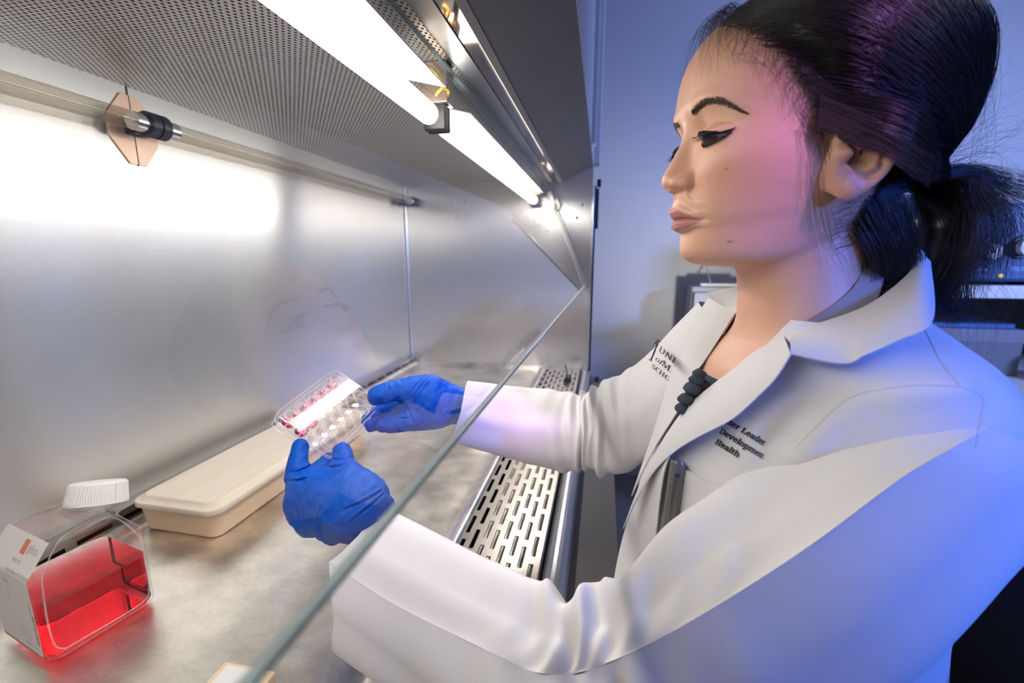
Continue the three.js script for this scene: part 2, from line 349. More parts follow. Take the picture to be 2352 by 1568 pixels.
C('front_post', box(-0.052, -0.022, 0.31, 1.10, ZE - 0.085, ZE - 0.035, 0.004), M.paint);
C('front_post', box(-0.041, -0.030, 0.297, 1.10, -1.30, -1.27, 0.002), M.paint);
C('cabinet_top', box(XB - 0.03, -0.052, 1.08, 1.10, ZE - 0.03, ZN + 0.03, 0.002), M.paint);
C('filter_housing', box(XB - 0.03, -0.056, 0.302, 1.08, ZE - 0.03, ZN + 0.03, 0.002), M.paint);
C('latch', box(-0.03, -0.016, 0.245, 0.27, ZE - 0.115, ZE - 0.09, 0.003), M.black, 'small black latch');
C('latch', box(-0.032, -0.022, 0.10, 0.24, ZE - 0.11, ZE - 0.095, 0.003), M.black, 'black gasket bar');
C('edge_trim', box(-0.0405, -0.0365, -0.40, 0.215, ZE - 0.03, ZE + 0.003, 0.0012), phys({ color: lin(0.75, 0.77, 0.82), metalness: 0.9, roughness: 0.2 }), 'bright edge of the side panel');
C('edge_gasket', box(-0.0362, -0.030, -0.42, 0.235, ZE - 0.03, ZE - 0.004, 0.002), M.black, 'black rubber edge of the side panel');
C('drain_valve', tube([P(-0.03, -0.452, ZE + 0.02), P(-0.008, -0.440, ZE + 0.02), P(-0.004, -0.42, ZE + 0.02)], (t) => 0.011 - 0.004 * t, 10, 10), M.black, 'small black valve');
// worktop: a shallow tray with a raised and rounded rim
{
  const X0 = XB + 0.024, X1 = -0.197, Z0 = ZE + 0.012, Z1 = ZN - 0.01, rim = 0.016;
  const prof = [[-0.014, 0.004], [-0.012, 0.011], [-0.007, 0.0135], [-0.001, 0.012], [0.004, 0.007], [0.010, 0.0015], [0.018, 0], [0.03, 0]]; // distance inward, height
  const ring = (d) => [[X0 + d, Z0 + d], [X1 - d, Z0 + d], [X1 - d, Z1 - d], [X0 + d, Z1 - d]];
  const pts = (d) => { const r = 0.02, o = []; const [x0, z0] = [X0 + d, Z0 + d], [x1, z1] = [X1 - d, Z1 - d]; const q = Math.max(0.003, r - d);
    [[x1 - q, z0 + q, -Math.PI / 2], [x1 - q, z1 - q, 0], [x0 + q, z1 - q, Math.PI / 2], [x0 + q, z0 + q, Math.PI]].forEach(([cx, cz, a0]) => { for (let i = 0; i <= 6; i++) { const a = a0 + i / 6 * Math.PI / 2; o.push([cx + q * Math.cos(a), cz + q * Math.sin(a)]); } }); o.push(o[0]); return o; };
  const rows = prof.map(([d, h]) => pts(d + 0.002).map(([x, z]) => P(x, YF + h, z)));
  const n = rows[0].length - 1;
  const g = sheet((u, v) => rows[Math.round(v * (rows.length - 1))][Math.round(u * n)], n, rows.length - 1, false, false);
  const inner = rows[rows.length - 1], c = P((X0 + X1) / 2, YF, (Z0 + Z1) / 2);
  const g2 = sheet((u, v) => v < 0.5 ? inner[Math.round(u * n)].clone() : c.clone(), n, 1);
  const m = mergeGeometries([g, g2]);
  const p = m.attributes.position, uv = m.attributes.uv; for (let i = 0; i < p.count; i++) uv.setXY(i, p.getZ(i), p.getX(i));
  C('worktop', m, M.worktop);
  C('tray_support', box(XB, -0.19, -0.46, YF - 0.003, ZE, ZN, 0), M.darkVoid);
}
// slotted strip at the foot of the back panel
{
  const s = new THREE.Shape([[ZE, -0.402], [ZN, -0.402], [ZN, -0.378], [ZE, -0.378]].map(([a, b]) => new THREE.Vector2(a, b)));
  for (let z = ZE + 0.02; z < ZN - 0.06; z += 0.060) s.holes.push(new THREE.Path([[z, -0.3955], [z, -0.3885], [z + 0.046, -0.3885], [z + 0.046, -0.3955]].map(([a, b]) => new THREE.Vector2(a, b))));
  const g = new THREE.ExtrudeGeometry(s, { depth: 0.0015, bevelEnabled: false });
  g.applyMatrix4(new THREE.Matrix4().makeBasis(V(0, 0, 1), V(0, 1, 0), V(-1, 0, 0)).setPosition(XB + 0.020, EYE, 0));
  C('rear_slot_strip', boxUV(g), M.grille);
  C('rear_ledge', box(XB + 0.0005, XB + 0.022, -0.378, -0.376, ZE, ZN, 0.0005), M.grille);
  C('rear_duct', box(XB + 0.0005, XB + 0.006, -0.404, -0.379, ZE, ZN, 0), M.darkVoid);
}
// front grille: a steel plate with staggered slots over the return duct
{
  const X0 = -0.194, X1 = -0.066, s = new THREE.Shape([[X0, ZE + 0.004], [X1, ZE + 0.004], [X1, ZN], [X0, ZN]].map(([a, b]) => new THREE.Vector2(a, b)));
  const cols = 8, pitchX = 0.0148, L = 0.044, gap = 0.0585;
  for (let c = 0; c < cols; c++) {
    const x = X0 + 0.010 + c * pitchX;
    for (let z = ZE + 0.02 + (c % 2) * gap / 2 + (c % 3) * 0.004; z < ZN - L; z += gap) {
      const w = 0.0055, path = new THREE.Path();
      path.moveTo(x, z + 0.001); path.lineTo(x, z + L - 0.001); path.lineTo(x + 0.001, z + L); path.lineTo(x + w - 0.001, z + L); path.lineTo(x + w, z + L - 0.001); path.lineTo(x + w, z + 0.001); path.lineTo(x + w - 0.001, z); path.lineTo(x + 0.001, z); path.closePath();
      s.holes.push(path);
    }
  }
  const g = new THREE.ExtrudeGeometry(s, { depth: 0.0014, bevelEnabled: true, bevelThickness: 0.0005, bevelSize: 0.0005, bevelOffset: -0.0005, bevelSegments: 1 });
  g.applyMatrix4(new THREE.Matrix4().makeBasis(V(1, 0, 0), V(0, 0, 1), V(0, -1, 0)).setPosition(0, EYE + YF + 0.009, 0));
  C('front_grille', boxUV(g), M.grille, 'steel front grille with staggered slots');
  C('grille_edge', sweepZ([[X1 - 0.0012, YF + 0.0085], [X1 + 0.0012, YF + 0.0075], [X1 + 0.002, YF - 0.004], [X1 - 0.0012, YF - 0.004]], ZE + 0.004, ZN, 0.0004), M.grille);
  C('duct_floor', box(-0.164, X1 - 0.002, YF - 0.020, YF - 0.017, ZE, ZN, 0), steel({ color: lin(0.52, 0.50, 0.47), roughness: 0.5 }));
  C('duct_well', box(X0, -0.166, YF - 0.052, YF - 0.049, ZE, ZN, 0), M.darkVoid);
  C('duct_front', box(X1 + 0.003, X1 + 0.0045, YF - 0.045, YF - 0.002, ZE, ZN, 0), M.darkVoid);
}
// rounded air foil in front of the grille and the lower front of the cabinet
{
  const arc = []; for (let i = 0; i <= 10; i++) { const a = Math.PI * (1 - i / 10); arc.push([-0.045 + 0.0165 * Math.cos(a), -0.4125 + 0.010 * Math.sin(a)]); }
  C('air_foil', sweepZ([...arc, [-0.0285, -0.43], [-0.0615, -0.43]], ZE - 0.02, ZN + 0.02, 0.0005), M.airfoil, 'rounded grey steel air foil');
  C('lower_front', sweepZ([[-0.055, -0.4305], [-0.0285, -0.4305], [-0.020, -0.436], [0.040, -0.446], [0.042, -0.462], [-0.02, -0.48], [-0.03, -0.60], [-0.055, -0.60]], ZE - 0.03, ZN + 0.03, 0.002), M.greyPaint);
  C('base', box(XB - 0.03, -0.06, -0.64, -0.47, ZE - 0.03, ZN + 0.03, 0.003), M.greyPaint);
  for (const z of [ZE + 0.03, ZN - 0.03]) for (const x of [XB + 0.03, -0.10]) C('leg', box(x - 0.03, x + 0.03, -1.203, -0.64, z - 0.03, z + 0.03, 0.003), M.greyPaint);
}
// glass sash: sloping pane with slightly green polished edges, guide rails at both ends
const SA = [-0.058, -0.098], SB = [-0.1985, 0.243];           // lower and upper edge in x, y
const skew = 0.019;                                             // the pane hangs a little askew
{
  const z0 = ZE + 0.012, z1 = ZN - 0.01, th = 0.005;
  const nx = SB[1] - SA[1], ny = SA[0] - SB[0], l = Math.hypot(nx, ny), n = [nx / l, ny / l];
  const gx = (z) => -skew * (z - z0) / 1.4;
  const q = (s, z, o) => P(lerp(SA[0], SB[0], s) + n[0] * o + gx(z), lerp(SA[1], SB[1], s) + n[1] * o, z);
  const clear = phys({ color: lin(0.97, 0.985, 0.98), roughness: 0.0, transmission: 1, thickness: 0, ior: 1.5, side: THREE.DoubleSide });
  const sash = new THREE.Group(); sash.name = 'sash'; cab.add(sash); sash.userData.label = 'sloping glass sash with green edge';
  part('pane', sheet((u, v) => q(v, lerp(z0, z1, u), 0), 1, 1), clear, sash);
  const edge = phys({ color: lin(0.50, 0.60, 0.58), roughness: 0.3, metalness: 0, transmission: 0.6, thickness: 0, ior: 1.5 });
  const strip = (s0, s1) => sheet((u, v) => { const a = [[s0, 0.0003], [s1, 0.0003], [s1, th], [s0, th], [s0, 0.0003]][Math.round(v * 4)]; return q(a[0], lerp(z0, z1, u), a[1]); }, 1, 4);
  part('pane_edge', strip(0, 0.006), edge, sash);
  part('pane_edge', strip(0.994, 1), edge, sash);
  for (const [za, zb] of [[ZE + 0.0005, ZE + 0.012], [ZN - 0.010, ZN - 0.0005]]) {
    const c = (s, o) => { const v = q(s, z0, o); return [v.x, v.y - EYE]; };
    part('guide_rail', sweepZ([c(0.0, -0.006), c(0.93, -0.006), c(0.93, 0.000), c(0.0, 0.000)], za, zb, 0.0008), M.zinc, sash);
    part('guide_rail', sweepZ([c(0.0, 0.0012), c(0.93, 0.0012), c(0.93, 0.0075), c(0.0, 0.0075)], za, zb, 0.0008), M.zinc, sash);
    const pl = part('sash_bracket', sweepZ([c(0.62, -0.026), c(0.70, -0.028), c(0.86, 0.018), c(0.78, 0.022)], za, zb, 0.001), M.zinc, sash);
    for (const [s, o] of [[0.665, -0.018], [0.81, 0.014]]) { const v = q(s, (za + zb) / 2, o); const bolt = new THREE.CylinderGeometry(0.005, 0.006, 0.005, 6); bolt.rotateX(Math.PI / 2); bolt.translate(v.x, v.y, za < 0 ? zb + 0.0015 : za - 0.0015); part('bolt', bolt, M.zinc, sash); }
  }
}
// screw holes in the far side panel
for (const [px, py] of [[1338, 470], [1325, 500], [1038, 463], [1068, 463], [1048, 500]]) {
  const k = (ZE + 0.0008) / at(px, py, 1).z, v = at(px, py, k);
  const g = new THREE.TorusGeometry(0.0038, 0.0014, 6, 14); g.translate(v.x, v.y, v.z); C('screw_hole', g, M.zinc);
  const d = new THREE.CylinderGeometry(0.003, 0.003, 0.001, 12); d.rotateX(Math.PI / 2); d.translate(v.x, v.y, v.z - 0.0002); C('screw_hole', d, M.darkVoid);
}

// ---------------------------------------------------------------- lamps
const glow = (k) => std({ color: lin(0.9, 0.9, 0.88), emissive: lin(...LAMP_TINT), emissiveIntensity: k, roughness: 0.4 });
function zTube(x, y, z0, z1, r, seg = 20) { const g = new THREE.CylinderGeometry(r, r, z1 - z0, seg, 1); g.rotateX(Math.PI / 2); g.translate(x, y + EYE, (z0 + z1) / 2); return g; }
function capsuleZ(x, y, z0, z1, r) { const g = new THREE.CapsuleGeometry(r, z1 - z0 - 2 * r, 8, 24); g.rotateX(Math.PI / 2); g.translate(x, y + EYE, (z0 + z1) / 2); return g; }
[['near glowing fluorescent tube under the perforated ceiling, cut off by the picture top', -0.600, 0.27], ['far glowing fluorescent tube under the cabinet ceiling, ending at the side panel', -1.500, -0.6335]].forEach(([label, za, zb]) => {
  const t = thing('fluorescent_tube', label, 'lamp', P(-0.232, 0.185, za), 'fluorescent tubes');
  part('glass_tube', capsuleZ(-0.232, 0.185, za + 0.004, zb - 0.004, 0.0135), glow(LAMP_GLOW), t);
  part('end_pin', zTube(-0.232, 0.185, za - 0.005, za + 0.006, 0.003, 8), M.zinc, t);
  part('end_pin', zTube(-0.232, 0.185, zb - 0.006, zb + 0.005, 0.003, 8), M.zinc, t);
});
for (const [za, zb] of [[-0.56, 0.25], [-1.49, -0.665]]) C('lamp_reflector', sweepZ([[-0.258, 0.2205], [-0.198, 0.2055], [-0.198, 0.2075], [-0.258, 0.2225]], za, zb, 0.0004), std({ color: lin(0.86, 0.86, 0.84), roughness: 0.35 }), 'white lamp reflector');
for (const z of [-0.616, -1.512]) {
  C('lamp_socket', box(-0.248, -0.216, 0.170, 0.2035, z - (z < -1 ? 0.012 : 0.011), z - 0.002, 0.003), M.black, 'black lamp socket');
  if (z > -1) C('lamp_socket', box(-0.248, -0.216, 0.170, 0.2035, z + 0.001, z + 0.010, 0.003), M.black, 'black lamp socket');
  C('socket_bracket', box(-0.246, -0.212, 0.204, YC - 0.001, z - 0.014, z + 0.014, 0.001), phys({ color: lin(0.62, 0.47, 0.38), metalness: 0.8, roughness: 0.35 }), 'copper coloured bracket');
}
C('lamp_wire', tube([at(978, 148, 0.562), at(1003, 168, 0.556), at(1017, 198, 0.556), at(1006, 212, 0.560), at(1002, 218, 0.566), at(1014, 203, 0.572), at(1030, 207, 0.578), at(1026, 228, 0.588)], 0.0019, 50, 8), std({ color: lin(0.85, 0.50, 0.02), roughness: 0.4 }), 'yellow lamp wire');
// clear germicidal tubes on clips along the back panel
const tubeGlass = phys({ color: lin(0.80, 0.765, 0.71), roughness: 0.03, transmission: 1, thickness: 0, ior: 1.46 });
[['near clear unlit germicidal tube along the back panel', -0.577, 0.28], ['far clear unlit germicidal tube from the copper plate to the side panel', -1.522, -0.607]].forEach(([label, za, zb]) => {
  const x = XB + 0.042, y = 0.196;
  const t = thing('germicidal_tube', label, 'lamp', P(x, y, za), 'clear germicidal tubes');
  part('glass_tube', capsuleZ(x, y, za + 0.006, zb - 0.006, 0.0128), tubeGlass, t);
  for (const [a, b] of [[za, za + 0.018], [zb - 0.018, zb]]) part('end_cap', zTube(x, y, a, b, 0.0132), phys({ color: lin(0.75, 0.75, 0.75), metalness: 1, roughness: 0.2 }), t, 'metal end cap');
  for (const s of [za + 0.03, zb - 0.03]) { part('filament', box(x - 0.006, x + 0.006, y - 0.001, y + 0.001, s - 0.004, s + 0.004, 0.0005), M.zinc, t); }
});
{
  const x = XB + 0.042, y = 0.196;
  for (const z of [-0.592, -1.54]) {
    if (z > -1) for (const [a, b] of [[z - 0.0145, z - 0.0015], [z + 0.0015, z + 0.0145]]) {
      C('tube_clip', zTube(x, y, a, b, 0.0185, 14), M.black, 'black tube socket');
      C('tube_clip', box(XB + 0.003, x, y - 0.012, y + 0.006, a, b, 0.002), M.black, 'black socket foot');
    } else { C('tube_clip', zTube(x, y, z - 0.012, z + 0.016, 0.0165, 14), M.black, 'black tube socket'); C('tube_clip', box(XB + 0.003, x, y - 0.012, y + 0.006, z - 0.01, z + 0.012, 0.002), M.black, 'black socket foot'); }
  }
  // copper plate behind the joint, in two halves with a slit
  const z = -0.592, h = 0.050, w = 0.036;
  const half = (s) => { const sh = new THREE.Shape([[s * 0.0012, -h], [s * 0.012, -h], [s * w, -0.016], [s * w, 0.016], [s * 0.012, h], [s * 0.0012, h]].map(([a, b]) => new THREE.Vector2(a, b))); const g = new THREE.ExtrudeGeometry(sh, { depth: 0.0016, bevelEnabled: true, bevelSize: 0.0004, bevelThickness: 0.0004, bevelSegments: 1 }); g.applyMatrix4(new THREE.Matrix4().makeBasis(V(0, 0, -1), V(0, 1, 0), V(1, 0, 0)).setPosition(XB + 0.0006, y - 0.004 + EYE, z)); return g; };
  for (const s of [-1, 1]) C('mounting_plate', half(s), phys({ color: lin(0.80, 0.58, 0.45), metalness: 0.55, roughness: 0.45 }), 'copper coloured mounting plate');
  C('panel_seam', box(XB - 0.001, XB + 0.0008, 0.14, YC, z - 0.001, z + 0.001, 0), M.darkVoid);
}
// ---------------------------------------------------------------- the person: head and neck
const person = thing('person', 'woman in white lab coat and blue gloves, dark hair tied back, looking down', 'person', P(0.19, -0.78, -0.45));
const HA = { x: 0.165, z: -0.45, a: 11 * Math.PI / 180 };
const HD = V(-Math.cos(HA.a), 0, Math.sin(HA.a)), HN = V(Math.sin(HA.a), 0, Math.cos(HA.a));
const H = (f, u, s) => P(HA.x + HD.x * f + HN.x * s, u, HA.z + HD.z * f + HN.z * s);     // forward, up, towards her left side (metres)
const toHead = (q) => { const x = q.x - HA.x, z = q.z - HA.z; return [x * HD.x + z * HD.z, q.y - EYE, x * HN.x + z * HN.z]; };
const skin = phys({ color: lin(1, 1, 1), vertexColors: true, roughness: 0.46, sheen: 0.25, sheenRoughness: 0.5, sheenColor: lin(0.8, 0.6, 0.55), bumpMap: rep(T.grain, 7, 7), bumpScale: 0.0001 });
// rings from the crown down to the chest: [front height, front depth, back height, back depth, half width, centre, front exponent, back exponent]
const ringTable = [
  [0.2055, 0.004, 0.2055, 0.000, 0.003, 0.002, 2, 2],
  [0.2040, 0.030, 0.2040, -0.026, 0.026, 0.000, 2, 2],
  [0.1985, 0.058, 0.1990, -0.052, 0.044, -0.002, 2, 2],
  [0.1900, 0.078, 0.1880, -0.070, 0.057, -0.004, 2.1, 2.1],
  [0.1770, 0.0915, 0.1740, -0.082, 0.0665, -0.006, 2.3, 2.1],
  [0.1610, 0.1000, 0.1580, -0.089, 0.0720, -0.007, 2.45, 2.1],
  [0.1460, 0.1032, 0.1430, -0.092, 0.0738, -0.006, 2.5, 2.1],
  [0.1320, 0.1042, 0.1290, -0.0925, 0.0735, -0.005, 2.55, 2.1],
  [0.1230, 0.1036, 0.1200, -0.092, 0.0728, -0.004, 2.6, 2.1],
  [0.1140, 0.0990, 0.1120, -0.0905, 0.0722, -0.002, 2.65, 2.1],
  [0.1040, 0.0962, 0.1030, -0.088, 0.0716, 0.000, 2.65, 2.1],
  [0.0940, 0.0956, 0.0950, -0.085, 0.0710, 0.002, 2.6, 2.1],
  [0.0820, 0.0962, 0.0860, -0.080, 0.0705, 0.003, 2.5, 2.1],
  [0.0700, 0.0974, 0.0780, -0.0745, 0.0693, 0.003, 2.4, 2.1],
  [0.0570, 0.0985, 0.0690, -0.069, 0.0670, 0.002, 2.3, 2.1],
  [0.0460, 0.0995, 0.0620, -0.065, 0.0643, 0.001, 2.2, 2.1],
  [0.0340, 0.0985, 0.0560, -0.062, 0.0612, 0.001, 2.12, 2.1],
  [0.0230, 0.0960, 0.0510, -0.060, 0.0575, 0.001, 2.05, 2.1],
  [0.0120, 0.0955, 0.0480, -0.059, 0.0545, 0.001, 1.98, 2.1],
  [0.0040, 0.0943, 0.0455, -0.0585, 0.0522, 0.001, 1.95, 2.1],
  [-0.0020, 0.0905, 0.0430, -0.058, 0.0503, 0.000, 1.95, 2.1],
  [-0.0062, 0.0825, 0.0405, -0.058, 0.0485, -0.001, 1.95, 2.1],
  [-0.0080, 0.0700, 0.0375, -0.058, 0.0470, -0.003, 1.95, 2.1],
  [-0.0086, 0.0560, 0.0340, -0.058, 0.0462, -0.006, 1.95, 2.1],
  [-0.0098, 0.0450, 0.0290, -0.058, 0.0462, -0.008, 2, 2.1],
  [-0.0150, 0.0395, 0.0220, -0.059, 0.0468, -0.010, 2.05, 2.1],
  [-0.0270, 0.0370, 0.0080, -0.061, 0.0480, -0.012, 2.05, 2.1],
  [-0.0450, 0.0345, -0.0150, -0.064, 0.0500, -0.014, 2.05, 2.1],
  [-0.0620, 0.0335, -0.0400, -0.068, 0.0540, -0.015, 2.05, 2.1],
  [-0.0760, 0.0370, -0.0600, -0.072, 0.0640, -0.016, 2.05, 2.1],
  [-0.0900, 0.0460, -0.0800, -0.076, 0.0820, -0.014, 2.1, 2.1],
  [-0.1080, 0.0570, -0.1050, -0.078, 0.1000, -0.010, 2.2, 2.2],
  [-0.1400, 0.0660, -0.1400, -0.078, 0.1050, -0.006, 2.3, 2.2],
  [-0.2000, 0.0640, -0.2000, -0.075, 0.1000, -0.004, 2.3, 2.2],
];
const noseN = curve1([[0.040, 0], [0.0525, 0.0004], [0.0555, 0.0020], [0.0572, 0.0090], [0.0590, 0.0142], [0.0615, 0.0179], [0.0650, 0.0198], [0.0692, 0.0200], [0.0745, 0.0182], [0.0859, 0.0132], [0.0974, 0.0080], [0.1073, 0.0045], [0.115, 0.0026], [0.124, 0.0006], [0.135, 0]]);
const noseW = curve1([[0.040, 0.009], [0.0562, 0.0126], [0.0600, 0.0128], [0.0660, 0.0124], [0.0742, 0.0098], [0.0859, 0.0080], [0.0974, 0.0072], [0.1073, 0.0078], [0.124, 0.012]]);
const lipP = curve1([[0.0185, 0], [0.0215, 0.0004], [0.0232, 0.0046], [0.0262, 0.0088], [0.0298, 0.0086], [0.0321, 0.0060], [0.0333, 0.0036], [0.0345, 0.0056], [0.0368, 0.0080], [0.0402, 0.0092], [0.0425, 0.0080], [0.0455, 0.0062], [0.0500, 0.0052], [0.0530, 0.0058], [0.0560, 0.0060], [0.060, 0]]);
const browLine = curve1([[0.008, 0.114], [0.016, 0.1185], [0.028, 0.1235], [0.038, 0.1225], [0.048, 0.117], [0.058, 0.108]]);
const creaseLine = curve1([[0.016, 0.1025], [0.024, 0.1062], [0.034, 0.1066], [0.044, 0.1035], [0.052, 0.098]]);
const lidLine = curve1([[0.0165, 0.0975], [0.022, 0.0982], [0.031, 0.0958], [0.040, 0.0955], [0.047, 0.0975]]);
const mouthLine = (s) => 0.0333 - 0.0022 * sstep(0.004, 0.026, Math.abs(s)) + 0.0006 * gauss(s, 0.004) * -1;
function features(s, u) { // outward displacement of the face, metres
  const a = Math.abs(s); let d = 0;
  d += noseN(u) * Math.exp(-Math.pow(a / noseW(u), 2.5));
  // wings of the nose with the groove behind them
  const wing = Math.exp(-Math.pow(Math.hypot((a - 0.0138) / 0.0056, (u - 0.0635) / 0.0074), 3));
  d += 0.0062 * wing;
  d -= 0.0026 * Math.exp(-Math.pow((Math.hypot((a - 0.0130) / 0.0064, (u - 0.0635) / 0.0084) - 1.12) / 0.17, 2)) * sstep(0.0135, 0.0175, a) * sstep(0.053, 0.059, u);
  d -= 0.0060 * Math.exp(-Math.pow(Math.hypot((a - 0.0082) / 0.0040, (u - 0.0575) / 0.0022), 2.4));         // nostril
  // lips, drawn to the corners
  const ml = mouthLine(a), uu = 0.0333 + (u - ml) * (1 + 0.7 * sstep(0.008, 0.024, a));
  const lw = Math.exp(-Math.pow(a / 0.0195, 2.6));
  d += lipP(uu) * (uu > 0.0455 ? Math.exp(-Math.pow(a / 0.016, 2)) : lw);
  d -= 0.0015 * gauss(u - ml, 0.0009) * Math.exp(-Math.pow(a / 0.0245, 6));
  d -= 0.0013 * Math.exp(-Math.pow(Math.hypot(a - 0.0262, (u - 0.031) * 1.2) / 0.0042, 2));                  // corner of the mouth
  d += 0.0008 * Math.exp(-Math.pow(Math.hypot(a - 0.034, (u - 0.028) * 0.8) / 0.012, 2));
  d -= 0.0010 * gauss(a, 0.0026) * sstep(0.040, 0.045, u) * (1 - sstep(0.050, 0.055, u));                    // philtrum
  d += 0.0007 * gauss(a - 0.0048, 0.0018) * sstep(0.040, 0.045, u) * (1 - sstep(0.050, 0.055, u));
  // eye sockets, lids and brows
  d -= 0.0062 * Math.exp(-Math.pow((a - 0.0185) / 0.0072, 2) - Math.pow((u - 0.1045) / 0.0088, 2));
  d -= 0.0040 * Math.exp(-Math.pow((a - 0.033) / 0.014, 2) - Math.pow((u - 0.1035) / 0.0085, 2));
  d += 0.0088 * Math.exp(-Math.pow((a - 0.0315) / 0.0125, 2) - Math.pow((u - 0.0975) / 0.0085, 2));
  d += 0.0016 * gauss(u - browLine(a), 0.0048) * sstep(0.008, 0.018, a) * (1 - sstep(0.05, 0.062, a));
  d -= 0.0010 * gauss(u - creaseLine(a), 0.0008) * sstep(0.016, 0.022, a) * (1 - sstep(0.044, 0.052, a));
  const lid = lidLine(a);
  d -= 0.0007 * sstep(lid + 0.0010, lid - 0.0010, u) * (1 - sstep(0.0005, 0.0095, lid - u)) * sstep(0.015, 0.021, a) * (1 - sstep(0.041, 0.049, a));
  // cheekbones, hollow under them, sides of the chin
  d += 0.0026 * Math.exp(-Math.pow((a - 0.048) / 0.018, 2) - Math.pow((u - 0.080) / 0.016, 2));
  d += 0.0020 * Math.exp(-Math.pow((a - 0.030) / 0.014, 2) - Math.pow((u - 0.070) / 0.013, 2));
  d -= 0.0007 * Math.exp(-Math.pow((a - 0.0235 - (0.060 - u) * 0.35) / 0.0035, 2)) * sstep(0.036, 0.046, u) * (1 - sstep(0.058, 0.068, u)); // fold beside the mouth
  d += 0.0022 * Math.exp(-Math.pow(a / 0.016, 2) - Math.pow((u - 0.004) / 0.010, 2));
  return d;
}
const inLips = (s, u) => { // 0..1, vermilion of the lips
  const a = Math.abs(s), m = mouthLine(a), c = a / 0.0252; if (c > 1) return 0;
  const up = m + 0.0112 * (1 - Math.pow(c, 1.5)) * (1 - 0.10 * gauss(a, 0.003)), lo = m - 0.0098 * Math.pow(1 - c * c, 0.8);
  return sstep(lo - 0.0006, lo + 0.0005, u) * (1 - sstep(up - 0.0006, up + 0.0006, u));
};
const freckles = []; { const s0 = seed; seed = 4242; for (let i = 0; i < 110; i++) freckles.push([rr(0.014, 0.046), rr(0.020, 0.088), rr(0.0004, 0.0008), rr(0.04, 0.15)]); seed = s0; freckles.push([0.0365, 0.0125, 0.0010, 0.6], [0.046, 0.068, 0.0009, 0.4]); }
const headGeo = (() => {
  const rows = [], nT = ringTable.length, per = (i) => { const du = Math.abs(ringTable[i + 1][0] - ringTable[i][0]) + Math.abs(ringTable[i + 1][1] - ringTable[i][1]) * 0.6; return Math.max(3, Math.ceil(du / 0.00085)); };
  for (let i = 0; i < nT - 1; i++) { const n = i > 28 ? 5 : per(i); for (let k = 0; k < n; k++) rows.push(spl(ringTable, (i + k / n) / (nT - 1))); }
  rows.push(ringTable[nT - 1]);
  // angles: dense on the face
  const ang = []; { let t = 0; while (t < Math.PI) { ang.push(t); t += t < 1.0 ? 0.0098 : t < 1.35 ? 0.016 : 0.05; } ang.push(Math.PI); }
  const full = [...ang.slice(1, -1).reverse().map((t) => -t), ...ang]; full.unshift(-Math.PI); // from -pi to pi
  const nu = full.length - 1, nv = rows.length - 1, col = [], cache = [];
  const pt = (i, j) => {
    const [uF, F, uB, B, W, c, nF, nB] = rows[j], th = full[i], ct = Math.cos(th), st = Math.sin(th);
    const a = ct >= 0 ? F - c : c - B, n = ct >= 0 ? nF : nB;
    const R = 1 / Math.pow(Math.pow(Math.abs(ct) / a, n) + Math.pow(Math.abs(st) / W, n), 1 / n);
    let u = lerp(uF, uB, (1 - ct) / 2), s = R * st, f = c + R * ct, d = 0;
    if (ct > -0.1 && u > -0.008) d = features(s, u) * sstep(-0.1, 0.15, ct) * sstep(-0.008, 0.002, u);
    f += d * ct; s += d * st * 0.55;
    return [f, u, s];
  };
  for (let j = 0; j <= nv; j++) for (let i = 0; i <= nu; i++) cache.push(pt(i, j));
  const w = nu + 1;
  const g = sheet((a, b) => H(...cache[Math.round(b * nv) * w + Math.round(a * nu)]), nu, nv, true, false);
  const uv = g.attributes.uv;
  cache.forEach(([f, u, s], i) => {
    const L = inLips(s, u) * (f > 0.05 ? 1 : 0);
    let r = 0.690, gg = 0.385, b = 0.262;
    const mott = noise(f * 60, u * 60, s * 60) - 0.5; r += 0.03 * mott; gg += 0.02 * mott; b += 0.02 * mott;
    const red = Math.exp(-Math.pow((Math.abs(s) - 0.045) / 0.020, 2) - Math.pow((u - 0.066) / 0.020, 2)) + 0.9 * Math.exp(-Math.pow(s / 0.016, 2) - Math.pow((u - 0.066) / 0.010, 2));
    gg -= 0.045 * red * (f > 0 ? 1 : 0); b -= 0.02 * red * (f > 0 ? 1 : 0);
    if (f > 0.02 && s > 0) for (const [fs, fu, fr, fa] of freckles) { const q = Math.hypot(s - fs, u - fu); if (q < fr * 2) { const m = 1 - fa * Math.exp(-q * q / (fr * fr)); r *= m * 0.35 + 0.65 * m; gg *= m; b *= m; } }
    r = lerp(r, 0.47, L); gg = lerp(gg, 0.185, L); b = lerp(b, 0.165, L);
    col.push(r, gg, b); uv.setXY(i, s * 6 + f * 4, u * 6);
  });
  g.setAttribute('color', new THREE.Float32BufferAttribute(col, 3));
  return g;
})();
